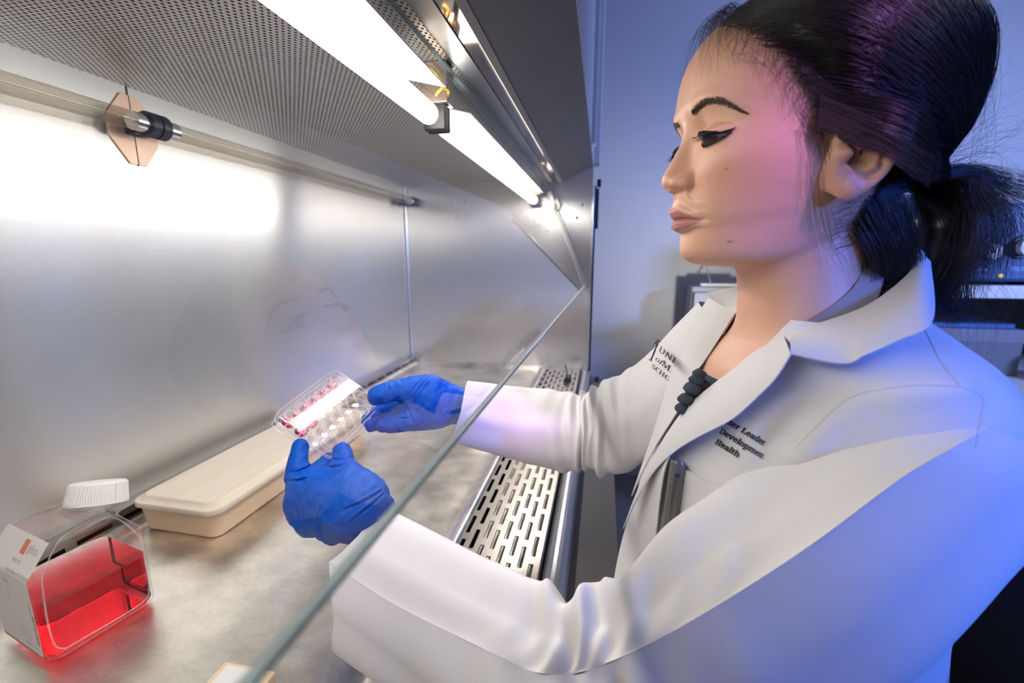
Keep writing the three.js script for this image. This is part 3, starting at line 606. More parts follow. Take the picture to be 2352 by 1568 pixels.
// ear, modelled as one field and joined to the body
function earGeo(side) {
  const f = (p) => { // p: forward, up, outward, all from the centre of the ear
    const [x, y, z0] = p, z = z0 - 0.20 * -x - 0.25 * Math.max(0, -x - 0.004) ;
    const plate = smax(Math.hypot(x / 0.0165, y / 0.028) * 0.0165 - 0.0165, Math.abs(z) - 0.0022, 0.003);
    const rim = (() => { const l = Math.hypot(x / 0.0165, y / 0.028), px = x / (l || 1), py = y / (l || 1); return Math.hypot(x - px, y - py, z - 0.0020) - (x > 0.007 && y < 0.01 ? 0.0012 : 0.0032); })();
    const lobe = Math.hypot((x - 0.002) / 1.0, (y + 0.026) / 1.15, (z - 0.0005) * 1.7) - 0.0088;
    const anti = cone([x, y, z], [-0.0085, 0.014, 0.002], [-0.006, -0.013, 0.002], 0.0028, 0.0035);
    const anti2 = cone([x, y, z], [-0.006, -0.013, 0.002], [0.006, -0.016, 0.002], 0.0035, 0.0035);
    const tragus = Math.hypot((x - 0.0125) * 0.8, y + 0.006, (z - 0.003) * 0.8) - 0.0055;
    const root = Math.hypot((x - 0.013), y * 0.42 + 0.002, (z + 0.006)) - 0.0105;
    let d = smin(plate, rim, 0.004); d = smin(d, lobe, 0.006); d = smin(d, anti, 0.004); d = smin(d, anti2, 0.004); d = smin(d, root, 0.008); d = smin(d, tragus, 0.003);
    const concha = Math.hypot((x - 0.002) / 0.0085, (y + 0.003) / 0.0125, (z - 0.004) / 0.0055) * 0.006 - 0.006;
    return smax(d, -concha, 0.003);
  };
  const g = nets(f, [-0.026, -0.042, -0.018], [0.028, 0.036, 0.014], 0.0009);
  const p = g.attributes.position, n = g.attributes.normal, col = [];
  const t = 0.12; // lean of the ear
  for (let i = 0; i < p.count; i++) {
    const x = p.getX(i), y = p.getY(i), z = p.getZ(i), q = H(-0.001 + x * Math.cos(t) + y * Math.sin(t) * -1, 0.0770 + y * Math.cos(t) + x * Math.sin(t), side * (0.0725 + z));
    const nx = n.getX(i), ny = n.getY(i), nz = n.getZ(i) * side;
    p.setXYZ(i, q.x, q.y, q.z); n.setXYZ(i, HD.x * nx + HN.x * nz, ny, HD.z * nx + HN.z * nz);
    col.push(0.70, 0.37, 0.262);
  }
  if (side > 0) { const k = g.index.array; for (let i = 0; i < k.length; i += 3) { const a = k[i]; k[i] = k[i + 1]; k[i + 1] = a; } }
  g.setAttribute('color', new THREE.Float32BufferAttribute(col, 3));
  return g;
}
const body = part('body', mergeGeometries([headGeo, earGeo(1), earGeo(-1)]), skin, person);
// points of the face under a pixel, for the brow, lashes and make-up
const headBVH = new MeshBVH(headGeo.clone());
function onFace(px, py, lift = 0.0003) {
  const o = P(0, 0, 0), d = at(px, py, 1).sub(o).normalize();
  const h = headBVH.raycastFirst(new THREE.Ray(o, d), THREE.DoubleSide); if (!h) return null;
  const n = h.face.normal.clone(); if (n.dot(d) > 0) n.negate();
  return { p: h.point.clone().addScaledVector(n, lift), n };
}
const mirror = (q) => { const [f, u, s] = toHead(q); return H(f, u, -s); };
const zf = (X, Y) => [1500 + X / 4.1267, 180 + Y / 4.1267];
// a strip on the skin between an upper and a lower traced edge, and its twin on the far side
function faceStrip(name, top, bot, mat, lift, nu = 26, nv = 5, label) {
  const g = (mir) => cloth((u, v) => { const a = spl(top, u), b = spl(bot, u), c = zf(lerp(a[0], b[0], v), lerp(a[1], b[1], v)); const h = onFace(c[0], c[1], lift); const q = h ? h.p : at(c[0], c[1], 0.36); return mir ? mirror(q) : q; }, nu, nv, 0.00035, mir);
  part(name, g(false), mat, person, label); part(name, g(true), mat, person, label);
}
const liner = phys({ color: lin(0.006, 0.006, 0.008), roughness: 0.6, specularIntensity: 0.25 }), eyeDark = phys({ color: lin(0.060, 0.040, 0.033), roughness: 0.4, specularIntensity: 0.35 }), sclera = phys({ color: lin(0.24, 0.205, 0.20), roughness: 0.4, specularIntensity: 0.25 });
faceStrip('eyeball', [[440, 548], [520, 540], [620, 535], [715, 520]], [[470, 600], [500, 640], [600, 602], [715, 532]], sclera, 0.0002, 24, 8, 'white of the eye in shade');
faceStrip('iris', [[478, 545], [520, 541], [570, 540], [612, 537]], [[486, 622], [508, 634], [558, 616], [604, 598]], eyeDark, 0.0007, 16, 8, 'dark brown iris');
faceStrip('eyeliner', [[436, 520], [448, 506], [520, 507], [600, 505], [680, 498], [740, 484], [796, 464]], [[430, 562], [470, 545], [540, 538], [610, 535], [670, 528], [725, 516], [792, 468]], liner, 0.0013, 40, 5, 'black winged eyeliner');
faceStrip('eyeliner', [[474, 598], [494, 630], [545, 618], [622, 586], [690, 545], [745, 505]], [[472, 612], [488, 650], [540, 634], [620, 596], [690, 562], [752, 512]], liner, 0.0012, 30, 4, 'black lower eyeliner');
// lashes
{
  const make = (mir) => {
    const gs = []; seed = 991;
    for (let i = 0; i < 42; i++) {
      const t = i / 41, a = spl([[432, 558], [450, 552], [520, 550], [600, 548], [680, 536]], t), c = zf(a[0], a[1]), h = onFace(c[0], c[1], 0.0012); if (!h) continue;
      const out = h.n.clone().multiplyScalar(0.75).addScaledVector(HD, 0.65 - 0.5 * t).add(V(0, -0.62 + rr(-0.1, 0.1), 0)).normalize(), L = rr(0.0055, 0.0085);
      const p0 = h.p, p1 = p0.clone().addScaledVector(out, L * 0.55).add(V(0, -0.0006, 0)), p2 = p0.clone().addScaledVector(out, L).addScaledVector(HD, rr(0, 0.001)).add(V(0, 0.0006, 0));
      gs.push(tube([p0, p1, p2].map((q) => mir ? mirror(q) : q), (t) => 0.00019 * (1.05 - t), 5, 4));
    }
    return mergeGeometries(gs);
  };
  part('eyelashes', make(false), liner, person); part('eyelashes', make(true), liner, person);
}
// brows: single hairs laid along the traced brow
{
  const brow = std({ color: lin(0.075, 0.050, 0.042), roughness: 0.8 });
  const top = [[362, 318], [400, 262], [450, 212], [520, 178], [600, 172], [680, 190], [760, 238], [850, 296], [905, 330]], bot = [[380, 352], [430, 318], [480, 276], [540, 244], [600, 240], [680, 258], [760, 290], [840, 326], [900, 340]];
  const make = (mir) => {
    const gs = []; seed = 555;
    for (let i = 0; i < 1900; i++) {
      const u = Math.pow(rnd(), 0.95), v = 0.5 + 0.34 * (rnd() + rnd() + rnd() - 1.5) * 1.45, a = spl(top, u), b = spl(bot, u), c = [lerp(a[0], b[0], v), lerp(a[1], b[1], v)];
      const u2 = Math.min(1, u + 0.06), a2 = spl(top, u2), b2 = spl(bot, u2), e = [lerp(a2[0], b2[0], v), lerp(a2[1], b2[1], v)];
      let dx = e[0] - c[0], dy = e[1] - c[1]; const l = Math.hypot(dx, dy) || 1; dx /= l; dy /= l;
      const rise = lerp(-0.45, 0.12, sstep(0, 0.5, u)) * (v > 0.5 ? 1 : 0.2) + rr(-0.15, 0.15), len = rr(16, 30) * (1 - 0.4 * u);
      const x2 = c[0] + (dx - dy * 0 ) * len, y2 = c[1] + (dy + rise) * len;
      const q0 = onFace(...zf(...c), 0.0001), q1 = onFace(...zf((c[0] + x2) / 2, (c[1] + y2) / 2), 0.0006), q2 = onFace(...zf(x2, y2), 0.0004); if (!q0 || !q1 || !q2) continue;
      gs.push(tube([q0.p, q1.p, q2.p].map((q) => mir ? mirror(q) : q), (t) => 0.00013 * (1.1 - t), 3, 3));
    }
    return mergeGeometries(gs);
  };
  part('eyebrow', make(false), brow, person); part('eyebrow', make(true), brow, person);
}
// ---------------------------------------------------------------- hair: a cap under thousands of strands drawn back to a tie
const hairMat = phys({ color: lin(0.020, 0.015, 0.016), roughness: 0.30, specularIntensity: 1, ior: 1.7 });
const hairTip = phys({ color: lin(0.055, 0.033, 0.028), roughness: 0.45 });
function strandSet() {
  const pos = [], nor = [], idx = [];
  return {
    add(pts, r0, r1 = r0 * 0.5) { // a three-sided filament through points given in order
      const n = pts.length; let N = null; const base = pos.length / 3;
      for (let i = 0; i < n; i++) {
        const a = pts[Math.max(0, i - 1)], b = pts[Math.min(n - 1, i + 1)]; let tx = b.x - a.x, ty = b.y - a.y, tz = b.z - a.z; const l = Math.hypot(tx, ty, tz) || 1; tx /= l; ty /= l; tz /= l;
        if (!N) N = Math.abs(ty) < 0.8 ? [0, 1, 0] : [1, 0, 0];
        const k = N[0] * tx + N[1] * ty + N[2] * tz; N = [N[0] - k * tx, N[1] - k * ty, N[2] - k * tz]; const m = Math.hypot(...N) || 1; N = [N[0] / m, N[1] / m, N[2] / m];
        const B = [ty * N[2] - tz * N[1], tz * N[0] - tx * N[2], tx * N[1] - ty * N[0]], r = lerp(r0, r1, i / (n - 1));
        for (let j = 0; j < 3; j++) { const c = Math.cos(j * 2.0944), s = Math.sin(j * 2.0944), x = N[0] * c + B[0] * s, y = N[1] * c + B[1] * s, z = N[2] * c + B[2] * s; pos.push(pts[i].x + x * r, pts[i].y + y * r, pts[i].z + z * r); nor.push(x, y, z); }
        if (i) for (let j = 0; j < 3; j++) { const a0 = base + (i - 1) * 3 + j, a1 = base + (i - 1) * 3 + (j + 1) % 3, b0 = a0 + 3, b1 = a1 + 3; idx.push(a0, a1, b0, a1, b1, b0); }
      }
    },
    geo() { const g = new THREE.BufferGeometry(); g.setAttribute('position', new THREE.Float32BufferAttribute(pos, 3)); g.setAttribute('normal', new THREE.Float32BufferAttribute(nor, 3)); g.setIndex(idx); return g; },
    count: () => idx.length / 3,
  };
}
// smooth skull at height u and angle th around the head, pushed out by off
const skTab = ringTable.slice(0, 21).map((r) => [(r[0] + r[2]) / 2, r]).sort((a, b) => a[0] - b[0]);
const skCol = [1, 3, 4, 5, 6, 7].map((k) => curve1(skTab.map(([u, r]) => [u, r[k]])));
function skull(th, u, off) {
  const top = 0.200, uc = Math.min(u, 0.2035), [F, B, W, c, nF, nB] = skCol.map((f) => f(uc)), ct = Math.cos(th), st = Math.sin(th);
  const a = ct >= 0 ? F - c : c - B, n = ct >= 0 ? nF : nB;
  const R = 1 / Math.pow(Math.pow(Math.abs(ct) / a, n) + Math.pow(Math.abs(st) / W, n), 1 / n);
  const flat = sstep(0.165, 0.2035, uc); // near the crown the offset turns upward
  return H(c + (R + off * (1 - 0.65 * flat)) * ct, u + off * (0.25 + 0.75 * flat) * sstep(0.12, 0.2, u), (R + off * (1 - 0.65 * flat)) * st);
}
const TIE = [-0.106, 0.066, 0.012];
const hairline = curve1([[0.0, 0.1865], [0.30, 0.1780], [0.55, 0.1620], [0.76, 0.1445], [0.92, 0.1270], [1.08, 0.1100], [1.20, 0.0930], [1.36, 0.0960], [1.55, 0.0990], [1.80, 0.0820], [2.05, 0.0520], [2.30, 0.0340], [3.15, 0.022]]);
const volume = (th, u) => 0.003 + 0.008 * sstep(hairline(th), hairline(th) + 0.05, u) + 0.011 * sstep(1.9, 2.8, th) * sstep(0.055, 0.10, u) + 0.002 * sstep(1.0, 1.6, th);
const shade = (k) => k;
{ // the cap
  const nu = 120, nv = 46;
  const g = sheet((a, b) => { const th = lerp(-Math.PI, Math.PI, a), A = Math.abs(th), u0 = hairline(A) + 0.006, u = lerp(u0, 0.2034, Math.pow(b, 0.8)); return skull(th, u, volume(A, u) * 0.72 * sstep(0, 0.25, b) + 0.0012); }, nu, nv, true);
  part('hair_cap', g, hairMat, person);
}
{ // outer hair
  seed = 31;
  const S = strandSet(), B = strandSet();
  const strand = (th0, u0, lift, sgn, r, wild) => {
    const n = 15, hi = sstep(0.0, 0.06, u0 - hairline(th0)), pa = lerp(0.95, 1.15, hi), pb = lerp(1.12, 0.85, hi), pts = [], uK = TIE[1] + rr(-0.012, 0.012), q = rr(0, 6.283), tr = 0.013 * Math.sqrt(rnd()), w1 = rr(-1, 1), w2 = rr(-1, 1), thE = 2.95;
    const K = H(TIE[0] + tr * Math.cos(q) * 0.8, TIE[1] + tr * Math.sin(q), TIE[2] + tr * Math.cos(q));
    const bow = rr(0.0, 0.010) + 0.006 * sstep(0.17, 0.19, u0);
    for (let i = 0; i <= n; i++) {
      const t = i / n, th = lerp(th0, thE, Math.pow(t, pa)), e = Math.pow(t, pb);
      const u = lerp(u0, uK, e) + bow * Math.sin(Math.PI * t) + wild * 0.003 * (w1 * Math.sin(t * 5 + w2 * 3));
      const off = (0.0012 + (volume(th, u) + lift) * sstep(0, 0.22, t)) + wild * 0.0022 * w2 * Math.sin(t * 4 + w1 * 3);
      const p = skull(th * sgn, u, off), m = sstep(0.72, 1.0, t); p.lerp(K, m); pts.push(p);
    }
    S.add(pts, r, r * 0.8);
  };
  // from the hairline
  for (let i = 0; i < 3400; i++) { const th = Math.pow(rnd(), 0.85) * 2.3, j = rr(-0.003, 0.012) + (rnd() < 0.15 ? rr(-0.004, 0) : 0); strand(th, hairline(th) + j, rr(-0.002, 0.0015), 1, rr(0.00009, 0.00019), 1); }
  for (let i = 0; i < 500; i++) { const th = Math.pow(rnd(), 0.85) * 2.3; strand(th, hairline(th) + rr(-0.003, 0.012), rr(-0.002, 0.0015), -1, rr(0.0002, 0.0004), 1); }
  // from the crown
  for (let i = 0; i < 5200; i++) { const th = Math.pow(rnd(), 0.9) * 2.7 + 0.05, u = lerp(hairline(th) + 0.01, 0.203, Math.pow(rnd(), 0.7)); strand(th, u, rr(-0.001, 0.0022), 1, rr(0.0001, 0.00022), 1); }
  for (let i = 0; i < 700; i++) { const th = rnd() * 2.7 + 0.05, u = lerp(hairline(th) + 0.01, 0.203, Math.pow(rnd(), 0.7)); strand(th, u, rr(-0.001, 0.0022), -1, rr(0.00025, 0.0005), 1); }
  // strands that cross the upper half of the ear
  for (let i = 0; i < 620; i++) {
    const a = rnd(), b = rr(-1, 1), q = rr(0, 6.283), tr = 0.012 * Math.sqrt(rnd()), th = lerp(0.92, 1.32, a), r0 = toHead(skull(th, hairline(th) + rr(0, 0.012), 0.002)), y = lerp(0.107, 0.082, a) + 0.006 * b;
    const list = [r0, [0.022 + 0.004 * b, y + 0.004, 0.0775], [-0.006, y - 0.008, 0.0900 + 0.0015 * b], [-0.028, y - 0.018, 0.0885 + 0.002 * b], [-0.066, y - 0.022, 0.064], [TIE[0] + tr * Math.cos(q), TIE[1] + tr * Math.sin(q), TIE[2] + 0.01]], o = [];
    for (let k = 0; k <= 16; k++) { const c = spl(list, k / 16); o.push(H(c[0], c[1], c[2])); }
    S.add(o, rr(0.00010, 0.00022), 0.00012);
  }
  part('hair', S.geo(), hairMat, person, 'dark hair combed back to the tie');
  // the band and the knotted tail below it
  const band = new THREE.TorusGeometry(0.0125, 0.0042, 10, 28); band.applyMatrix4(new THREE.Matrix4().makeRotationFromEuler(new THREE.Euler(0.2, 0.9, 0))); const bp = H(TIE[0] - 0.006, TIE[1] - 0.001, TIE[2]); band.translate(bp.x, bp.y, bp.z);
  part('hair_tie', band, std({ color: lin(0.02, 0.017, 0.018), roughness: 0.8 }), person);
  const Tm = strandSet(), Tl = strandSet();
  const K = (d = 0.010) => [TIE[0] - 0.004 + rr(-d, d), TIE[1] + rr(-d, d), TIE[2] + rr(-d, d)];
  const through = (list, n) => { const o = []; for (let i = 0; i <= n; i++) { const q = spl(list, i / n); o.push(H(q[0], q[1], q[2])); } return o; };
  // looped bun hanging down
  for (let i = 0; i < 2400; i++) {
    const w = rr(-1, 1), v = Math.pow(rnd(), 0.6), f0 = -0.100 + 0.030 * w * v, dep = rr(-0.5, 1), low = -0.052 + 0.020 * (1 - v) - 0.006 * w * w + rr(-0.006, 0.006), side = 0.012 + 0.030 * dep * v;
    const k = K(0.008);
    Tm.add(through([k, [lerp(k[0], f0 - 0.018, 0.5) + 0.004 * w, 0.050, TIE[2] + 0.012 * dep], [f0 - 0.022 - 0.014 * w, 0.020, side], [f0 - 0.021 - 0.012 * w, -0.015, side], [f0 - 0.020 + 0.004 * w, low + 0.010, side * 0.8], [f0 - 0.024 - 0.004 * w, low, side * 0.5]], 15), rr(0.00012, 0.00024), 0.00012);
  }
  // lighter ends spreading out of the loop
  for (let i = 0; i < 900; i++) {
    const a = rr(0, 1), k = [TIE[0] - 0.006 + rr(-0.008, 0.006), TIE[1] - 0.008 + rr(-0.010, 0.006), TIE[2] + 0.012 + rr(-0.006, 0.010)];
    const fe = lerp(-0.112, -0.168, a) + rr(-0.008, 0.008), ue = lerp(-0.030, 0.002, Math.pow(a, 1.4)) + rr(-0.016, 0.014), se = 0.030 + rr(-0.012, 0.022);
    Tl.add(through([k, [lerp(k[0], fe, 0.22), k[1] - 0.005, k[2] + 0.012], [lerp(k[0], fe, 0.58), lerp(k[1], ue, 0.45) + 0.004, se + 0.010], [fe, ue, se]], 12), rr(0.00012, 0.00024), 0.00005);
  }
  // stiff tuft pointing backwards
  for (let i = 0; i < 760; i++) {
    const k = K(0.007), L = rr(0.045, 0.092), sp = rr(-1, 1), sq = rr(-1, 1);
    Tm.add(through([k, [k[0] - L * 0.35, k[1] + 0.004 + 0.002 * sp, k[2] + 0.004 * sq], [k[0] - L * 0.7, k[1] - 0.004 + 0.006 * sp, k[2] + 0.008 * sq], [k[0] - L, k[1] - 0.013 + 0.010 * sp, k[2] + 0.012 * sq]], 9), rr(0.00012, 0.0002), 0.00004);
  }
  // nape hair behind the ear falling inside the collar
  for (let i = 0; i < 950; i++) {
    const f0 = rr(-0.060, -0.020), u0 = rr(0.016, 0.056), s0 = 0.047 - 0.5 * Math.max(0, -f0 - 0.05) + rr(-0.006, 0.008), e = rnd();
    Tm.add(through([[f0, u0, s0], [f0 - 0.012, u0 - 0.020, s0 + 0.002], [f0 - 0.016 - 0.012 * e, u0 - 0.045, s0 - 0.004], [f0 - 0.016 - 0.022 * e + rr(-0.004, 0.006), u0 - rr(0.055, 0.085), s0 - 0.010]], 11), rr(0.00012, 0.00022), 0.00008);
  }
  part('ponytail', Tm.geo(), hairMat, person, 'looped low ponytail');
  part('ponytail_ends', Tl.geo(), hairTip, person, 'lighter brown ends of the ponytail');
  // core of the bun so that no daylight shows through
  part('ponytail_core', nets((p) => { const [f, u, s] = toHead(V(...p)); return smin(cone([f, u, s], [-0.116, 0.062, 0.012], [-0.124, 0.028, 0.014], 0.008, 0.020), cone([f, u, s], [-0.124, 0.028, 0.014], [-0.122, -0.026, 0.012], 0.020, 0.019), 0.01); }, [0.24, EYE - 0.06, -0.56], [0.35, EYE + 0.09, -0.40], 0.004), hairMat, person);
  // loose hairs: wisps at the brow and temple, long ones before the ear, flyaways at the back
  const W = strandSet();
  for (let i = 0; i < 150; i++) { const th = rr(-0.25, 0.5), u = hairline(Math.abs(th)) + rr(0, 0.012), p = toHead(skull(th, u, 0.003)), L = rr(0.4, 1); W.add(through([p, [p[0] + 0.010 * L, p[1] + 0.004, p[2] + rr(-0.004, 0.004)], [p[0] + 0.019 * L, p[1] - 0.012 * L, p[2] + rr(-0.006, 0.004)], [p[0] + 0.021 * L + rr(-0.004, 0.006), p[1] - 0.045 * L, p[2] + rr(-0.008, 0.006)]], 10), 0.00012, 0.00004); }
  for (let i = 0; i < 260; i++) { const th = rr(0.3, 1.25), u = hairline(th) + rr(-0.002, 0.010), p = skull(th, u, 0.002), q = skull(th + rr(-0.08, 0.10), u - rr(0.008, 0.020), 0.0016), e = skull(th + rr(-0.06, 0.22), u - rr(0.020, 0.036), 0.001); W.add([p, p.clone().lerp(q, 0.5), q, q.clone().lerp(e, 0.5), e], 0.00011, 0.00003); }
  for (let i = 0; i < 16; i++) { const px = rr(1850, 1912), dx = rr(-30, 40), a = [[px - 20, 285], [px - 6, 360], [px - 4 + dx * 0.1, 440], [px + dx * 0.4 + 8, 540], [px + dx + 40, 600 + rr(0, 90)]]; const pts = []; for (let k = 0; k <= 14; k++) { const c = spl(a, k / 14), h = onFace(c[0], c[1], rr(0.001, 0.004)); if (h) pts.push(h.p); } if (pts.length > 6) W.add(pts, 0.00012, 0.00005); }
  for (let i = 0; i < 60; i++) { const y = rr(430, 560), a = [[1985 - rr(0, 40), y], [1955 - rr(0, 40), y + rr(5, 20)], [1905 + rr(-15, 25), y + rr(8, 40)]], pts = []; for (let k = 0; k <= 8; k++) { const c = spl(a, k / 8), h = onFace(c[0], c[1], 0.001); if (h) pts.push(h.p); } if (pts.length > 4) W.add(pts, 0.00013, 0.00003); }
  for (let i = 0; i < 95; i++) { const k = [TIE[0] - 0.005, TIE[1] + rr(-0.005, 0.02), TIE[2] + rr(-0.01, 0.01)], a = rr(-0.5, 1.15), L = rr(0.03, 0.10), c = rr(-0.5, 0.5); W.add(through([k, [k[0] - L * 0.4 * Math.cos(a), k[1] + L * 0.4 * Math.sin(a) + 0.005, k[2] + rr(-0.01, 0.01)], [k[0] - L * 0.8 * Math.cos(a + c * 0.5), k[1] + L * 0.8 * Math.sin(a + c * 0.5), k[2] + rr(-0.02, 0.02)], [k[0] - L * Math.cos(a + c), k[1] + L * Math.sin(a + c) - 0.004, k[2] + rr(-0.03, 0.03)]], 12), 0.00010, 0.00004); }
  for (let i = 0; i < 70; i++) { const th = rr(2.3, 3.0), u = rr(0.10, 0.20), p = toHead(skull(th, u, volume(th, u))), L = rr(0.01, 0.03); W.add(through([p, [p[0] - L * 0.4, p[1] + 0.004, p[2]], [p[0] - L * rr(0.3, 0.7), p[1] - L, p[2]], [p[0] - L * rr(0.2, 0.6), p[1] - 1.8 * L, p[2]]], 9), 0.0001, 0.00004); }
  for (let i = 0; i < 60; i++) { const f = rr(-0.17, -0.10), u = rr(-0.05, 0.0); W.add(through([[f, u, 0.03], [f - 0.01, u - 0.02, 0.035], [f - rr(0, 0.02), u - rr(0.04, 0.07), 0.03]], 8), 0.0001, 0.00003); }
  for (let i = 0; i < 80; i++) { const b = rr(-1, 1), y = rr(0.078, 0.100); W.add(through([[0.034, y + 0.012, 0.074], [0.016, y, 0.0835], [-0.004, y - 0.014, 0.0935 + 0.001 * b], [-0.022, y - 0.024 + 0.004 * b, 0.0935], [-0.048, y - 0.030, 0.080]], 12), 0.00012, 0.00006); }
  part('loose_hairs', W.geo(), hairTip, person, 'fine loose hairs and flyaways').userData.kind = 'stuff';
}
// ---------------------------------------------------------------- clothing
T.cotton = rep(T.weave, 1, 1);
const cotton = phys({ color: lin(0.72, 0.705, 0.705), roughness: 0.82, sheen: 0.3, sheenRoughness: 0.6, sheenColor: lin(0.9, 0.9, 0.95), side: THREE.DoubleSide, bumpMap: rep(T.weave, 9, 9), bumpScale: 0.00012 });
const cottonInk = std({ color: lin(0.018, 0.018, 0.028), roughness: 0.7 });
const slate = std({ color: lin(0.055, 0.075, 0.105), roughness: 0.8, bumpMap: rep(T.weave, 4, 4), bumpScale: 0.0003 });
const knit = std({ color: lin(0.52, 0.50, 0.58), roughness: 0.9, bumpMap: rep(T.weave, 5, 5), bumpScale: 0.0008 });
const coat = new THREE.Group(); coat.name = 'lab_coat'; coat.userData.label = 'white cotton lab coat'; person.add(coat);
const coatPart = (n, g, m = cotton, label) => part(n, g, m, coat, label);
// the point seen at a pixel in the plane a given distance to her left of the middle of her body
function atS(px, py, s) { const r = at(px, py, 1).sub(P(0, 0, 0)), o = V(HA.x, EYE, HA.z), k = (o.sub(P(0, 0, 0)).dot(HN) + s) / r.dot(HN); return at(px, py, k); }
// coat body: rings [height, front, back, half width, centre, exponent, half opening angle at the front]
const coatRings = [
  [-0.052, 0.026, -0.088, 0.070, -0.022, 2.0, 2.0],
  [-0.060, 0.034, -0.098, 0.092, -0.028, 1.95, 2.1],
  [-0.070, 0.042, -0.108, 0.116, -0.036, 1.9, 2.2],
  [-0.086, 0.052, -0.118, 0.143, -0.046, 1.8, 2.3],
  [-0.110, 0.066, -0.128, 0.158, -0.052, 1.75, 2.4],
  [-0.140, 0.082, -0.136, 0.156, -0.052, 1.75, 2.4],
  [-0.190, 0.102, -0.140, 0.148, -0.046, 1.8, 2.4],
  [-0.250, 0.114, -0.140, 0.145, -0.030, 1.9, 2.3],
  [-0.320, 0.116, -0.142, 0.150, -0.010, 2.0, 2.2],
  [-0.400, 0.114, -0.145, 0.165, 0.000, 2.2, 2.2],
  [-0.480, 0.114, -0.150, 0.200, 0.004, 2.2, 2.2],
];
const openS = curve1([[-0.48, 0.055], [-0.40, 0.040], [-0.30, 0.022], [-0.20, 0.006], [-0.150, 0.004], [-0.120, 0.022], [-0.090, 0.038], [-0.060, 0.050], [-0.030, 0.054]]);
// drape folds of the near front: [points as pixel x, pixel y, distance to her left], width, height
const drape = [
  [[[1826, 1036, 0.10], [1900, 945, 0.118], [2000, 893, 0.128], [2190, 886, 0.135]], 0.009, 0.0055],
  [[[1790, 1010, 0.095], [1856, 922, 0.112], [1960, 850, 0.125], [2090, 830, 0.13]], 0.010, -0.0065],
  [[[1715, 985, 0.082], [1790, 875, 0.100], [1880, 815, 0.112]], 0.008, 0.0060],
  [[[1690, 1020, 0.080], [1752, 905, 0.092], [1810, 850, 0.100]], 0.006, -0.0045],
  [[[1630, 1120, 0.078], [1700, 1030, 0.084], [1735, 960, 0.088]], 0.007, 0.0035],
  [[[2150, 700, 0.075], [2230, 800, 0.10], [2320, 900, 0.11]], 0.012, 0.003],
].map(([l, w, h]) => [l.map((q) => toHead(atS(...q))), w, h]);
const drapeAt = (f, u, s) => { let d = 0; for (const [l, w, h] of drape) { let m = 9; for (let i = 0; i + 1 < l.length; i++) m = Math.min(m, cone([f, u, s], l[i], l[i + 1], 0, 0)); if (m < 4 * w) d += h * gauss(m, w); } return d; };
function coatAt(th, v, off = 0, near = false) {
  const [u, F, B, W, c, nF, nB] = spl(coatRings, v), ct = Math.cos(th), st = Math.sin(th), a = ct >= 0 ? F - c : c - B, n = ct >= 0 ? nF : nB;
  const R = 1 / Math.pow(Math.pow(Math.abs(ct) / a, n) + Math.pow(Math.abs(st) / W, n), 1 / n) + off;
  let f = c + R * ct, s = R * st;
  const fold = 0.0045 * Math.sin(th * 5 + 9 * v) * sstep(0.45, 0.9, v) + 0.006 * (noise(f * 14 + 5, u * 9, s * 14) - 0.5) * sstep(0.15, 0.4, v);
  const fo = fold + (near ? drapeAt(f, u, s) : 0);
  f += fo * ct; s += fo * st;
  return [f, u + 0.018 * (ct < 0 ? -ct : 0) * (1 - sstep(0, 0.4, v)), s];
}
for (const side of [1, -1]) coatPart('coat_panel', cloth((a, v) => {
  const u = spl(coatRings, v)[0], c = coatAt(0, v), th0 = Math.asin(clamp(openS(u) / coatRings[0][3] * 0 + openS(u) / (c[0] - (-0.012) + 0.03), 0, 0.9));
  const th = lerp(th0, Math.PI, a); const q = coatAt(th, v, 0, side > 0); return H(q[0], q[1], q[2] * side);
}, side > 0 ? 190 : 90, side > 0 ? 150 : 70, 0.0012, side > 0), cotton);
// shirt under the coat
part('shirt', sheet((a, b) => { const th = lerp(-1.5, 1.5, a), u = lerp(-0.100 - 0.012 * Math.cos(th * 1.2), -0.30, b), c = lerp(-0.004, 0, b), F = lerp(0.0585, 0.105, sstep(0, 1, b)), W = lerp(0.100, 0.13, b), ct = Math.cos(th), st = Math.sin(th); const R = 1 / Math.pow(Math.pow(ct / (F - c), 2.2) + Math.pow(Math.abs(st) / W, 2.2), 1 / 2.2) + 0.0035; return H(c + R * ct, u, R * st); }, 60, 30, false, false), slate, person, 'dark slate blue top');
// ruffled knots at the neckline of the shirt
for (const [px, py, r] of [[1601, 872, 0.0075], [1592, 892, 0.0085], [1577, 916, 0.0075], [1606, 858, 0.006], [1614, 884, 0.0068], [1603, 904, 0.0062], [1566, 938, 0.0065], [1590, 924, 0.006]]) { const q = atS(px, py, 0.012), g = new THREE.SphereGeometry(r, 14, 10); g.scale(1, 0.8, 1); const p = g.attributes.position; for (let i = 0; i < p.count; i++) { const k = 1 + 0.35 * (noise(p.getX(i) * 260 + px, p.getY(i) * 260, p.getZ(i) * 260) - 0.5); p.setXYZ(i, p.getX(i) * k, p.getY(i) * k, p.getZ(i) * k); } g.computeVertexNormals(); g.translate(q.x, q.y, q.z); part('ruffle', g, slate, person); }
// a strip of cloth through two traced edges; every point is [pixel x, pixel y, distance to her left]
function strip(name, A, B, mat, o = {}) {
  const { nu = 40, nv = 8, t = 0.0012, puff = 0, flip = false, label, parent = coat, wave } = o;
  const g = cloth((u, v) => { const a = spl(A, u), b = spl(B, u), q = atS(...a).lerp(atS(...b), v), n = at(lerp(a[0], b[0], v), lerp(a[1], b[1], v), 1).sub(P(0, 0, 0)).normalize(); q.addScaledVector(n, -puff * Math.sin(Math.PI * v)); if (wave) q.addScaledVector(n, wave(u, v)); return q; }, nu, nv, t, flip);
  return part(name, g, mat, parent, label);
}
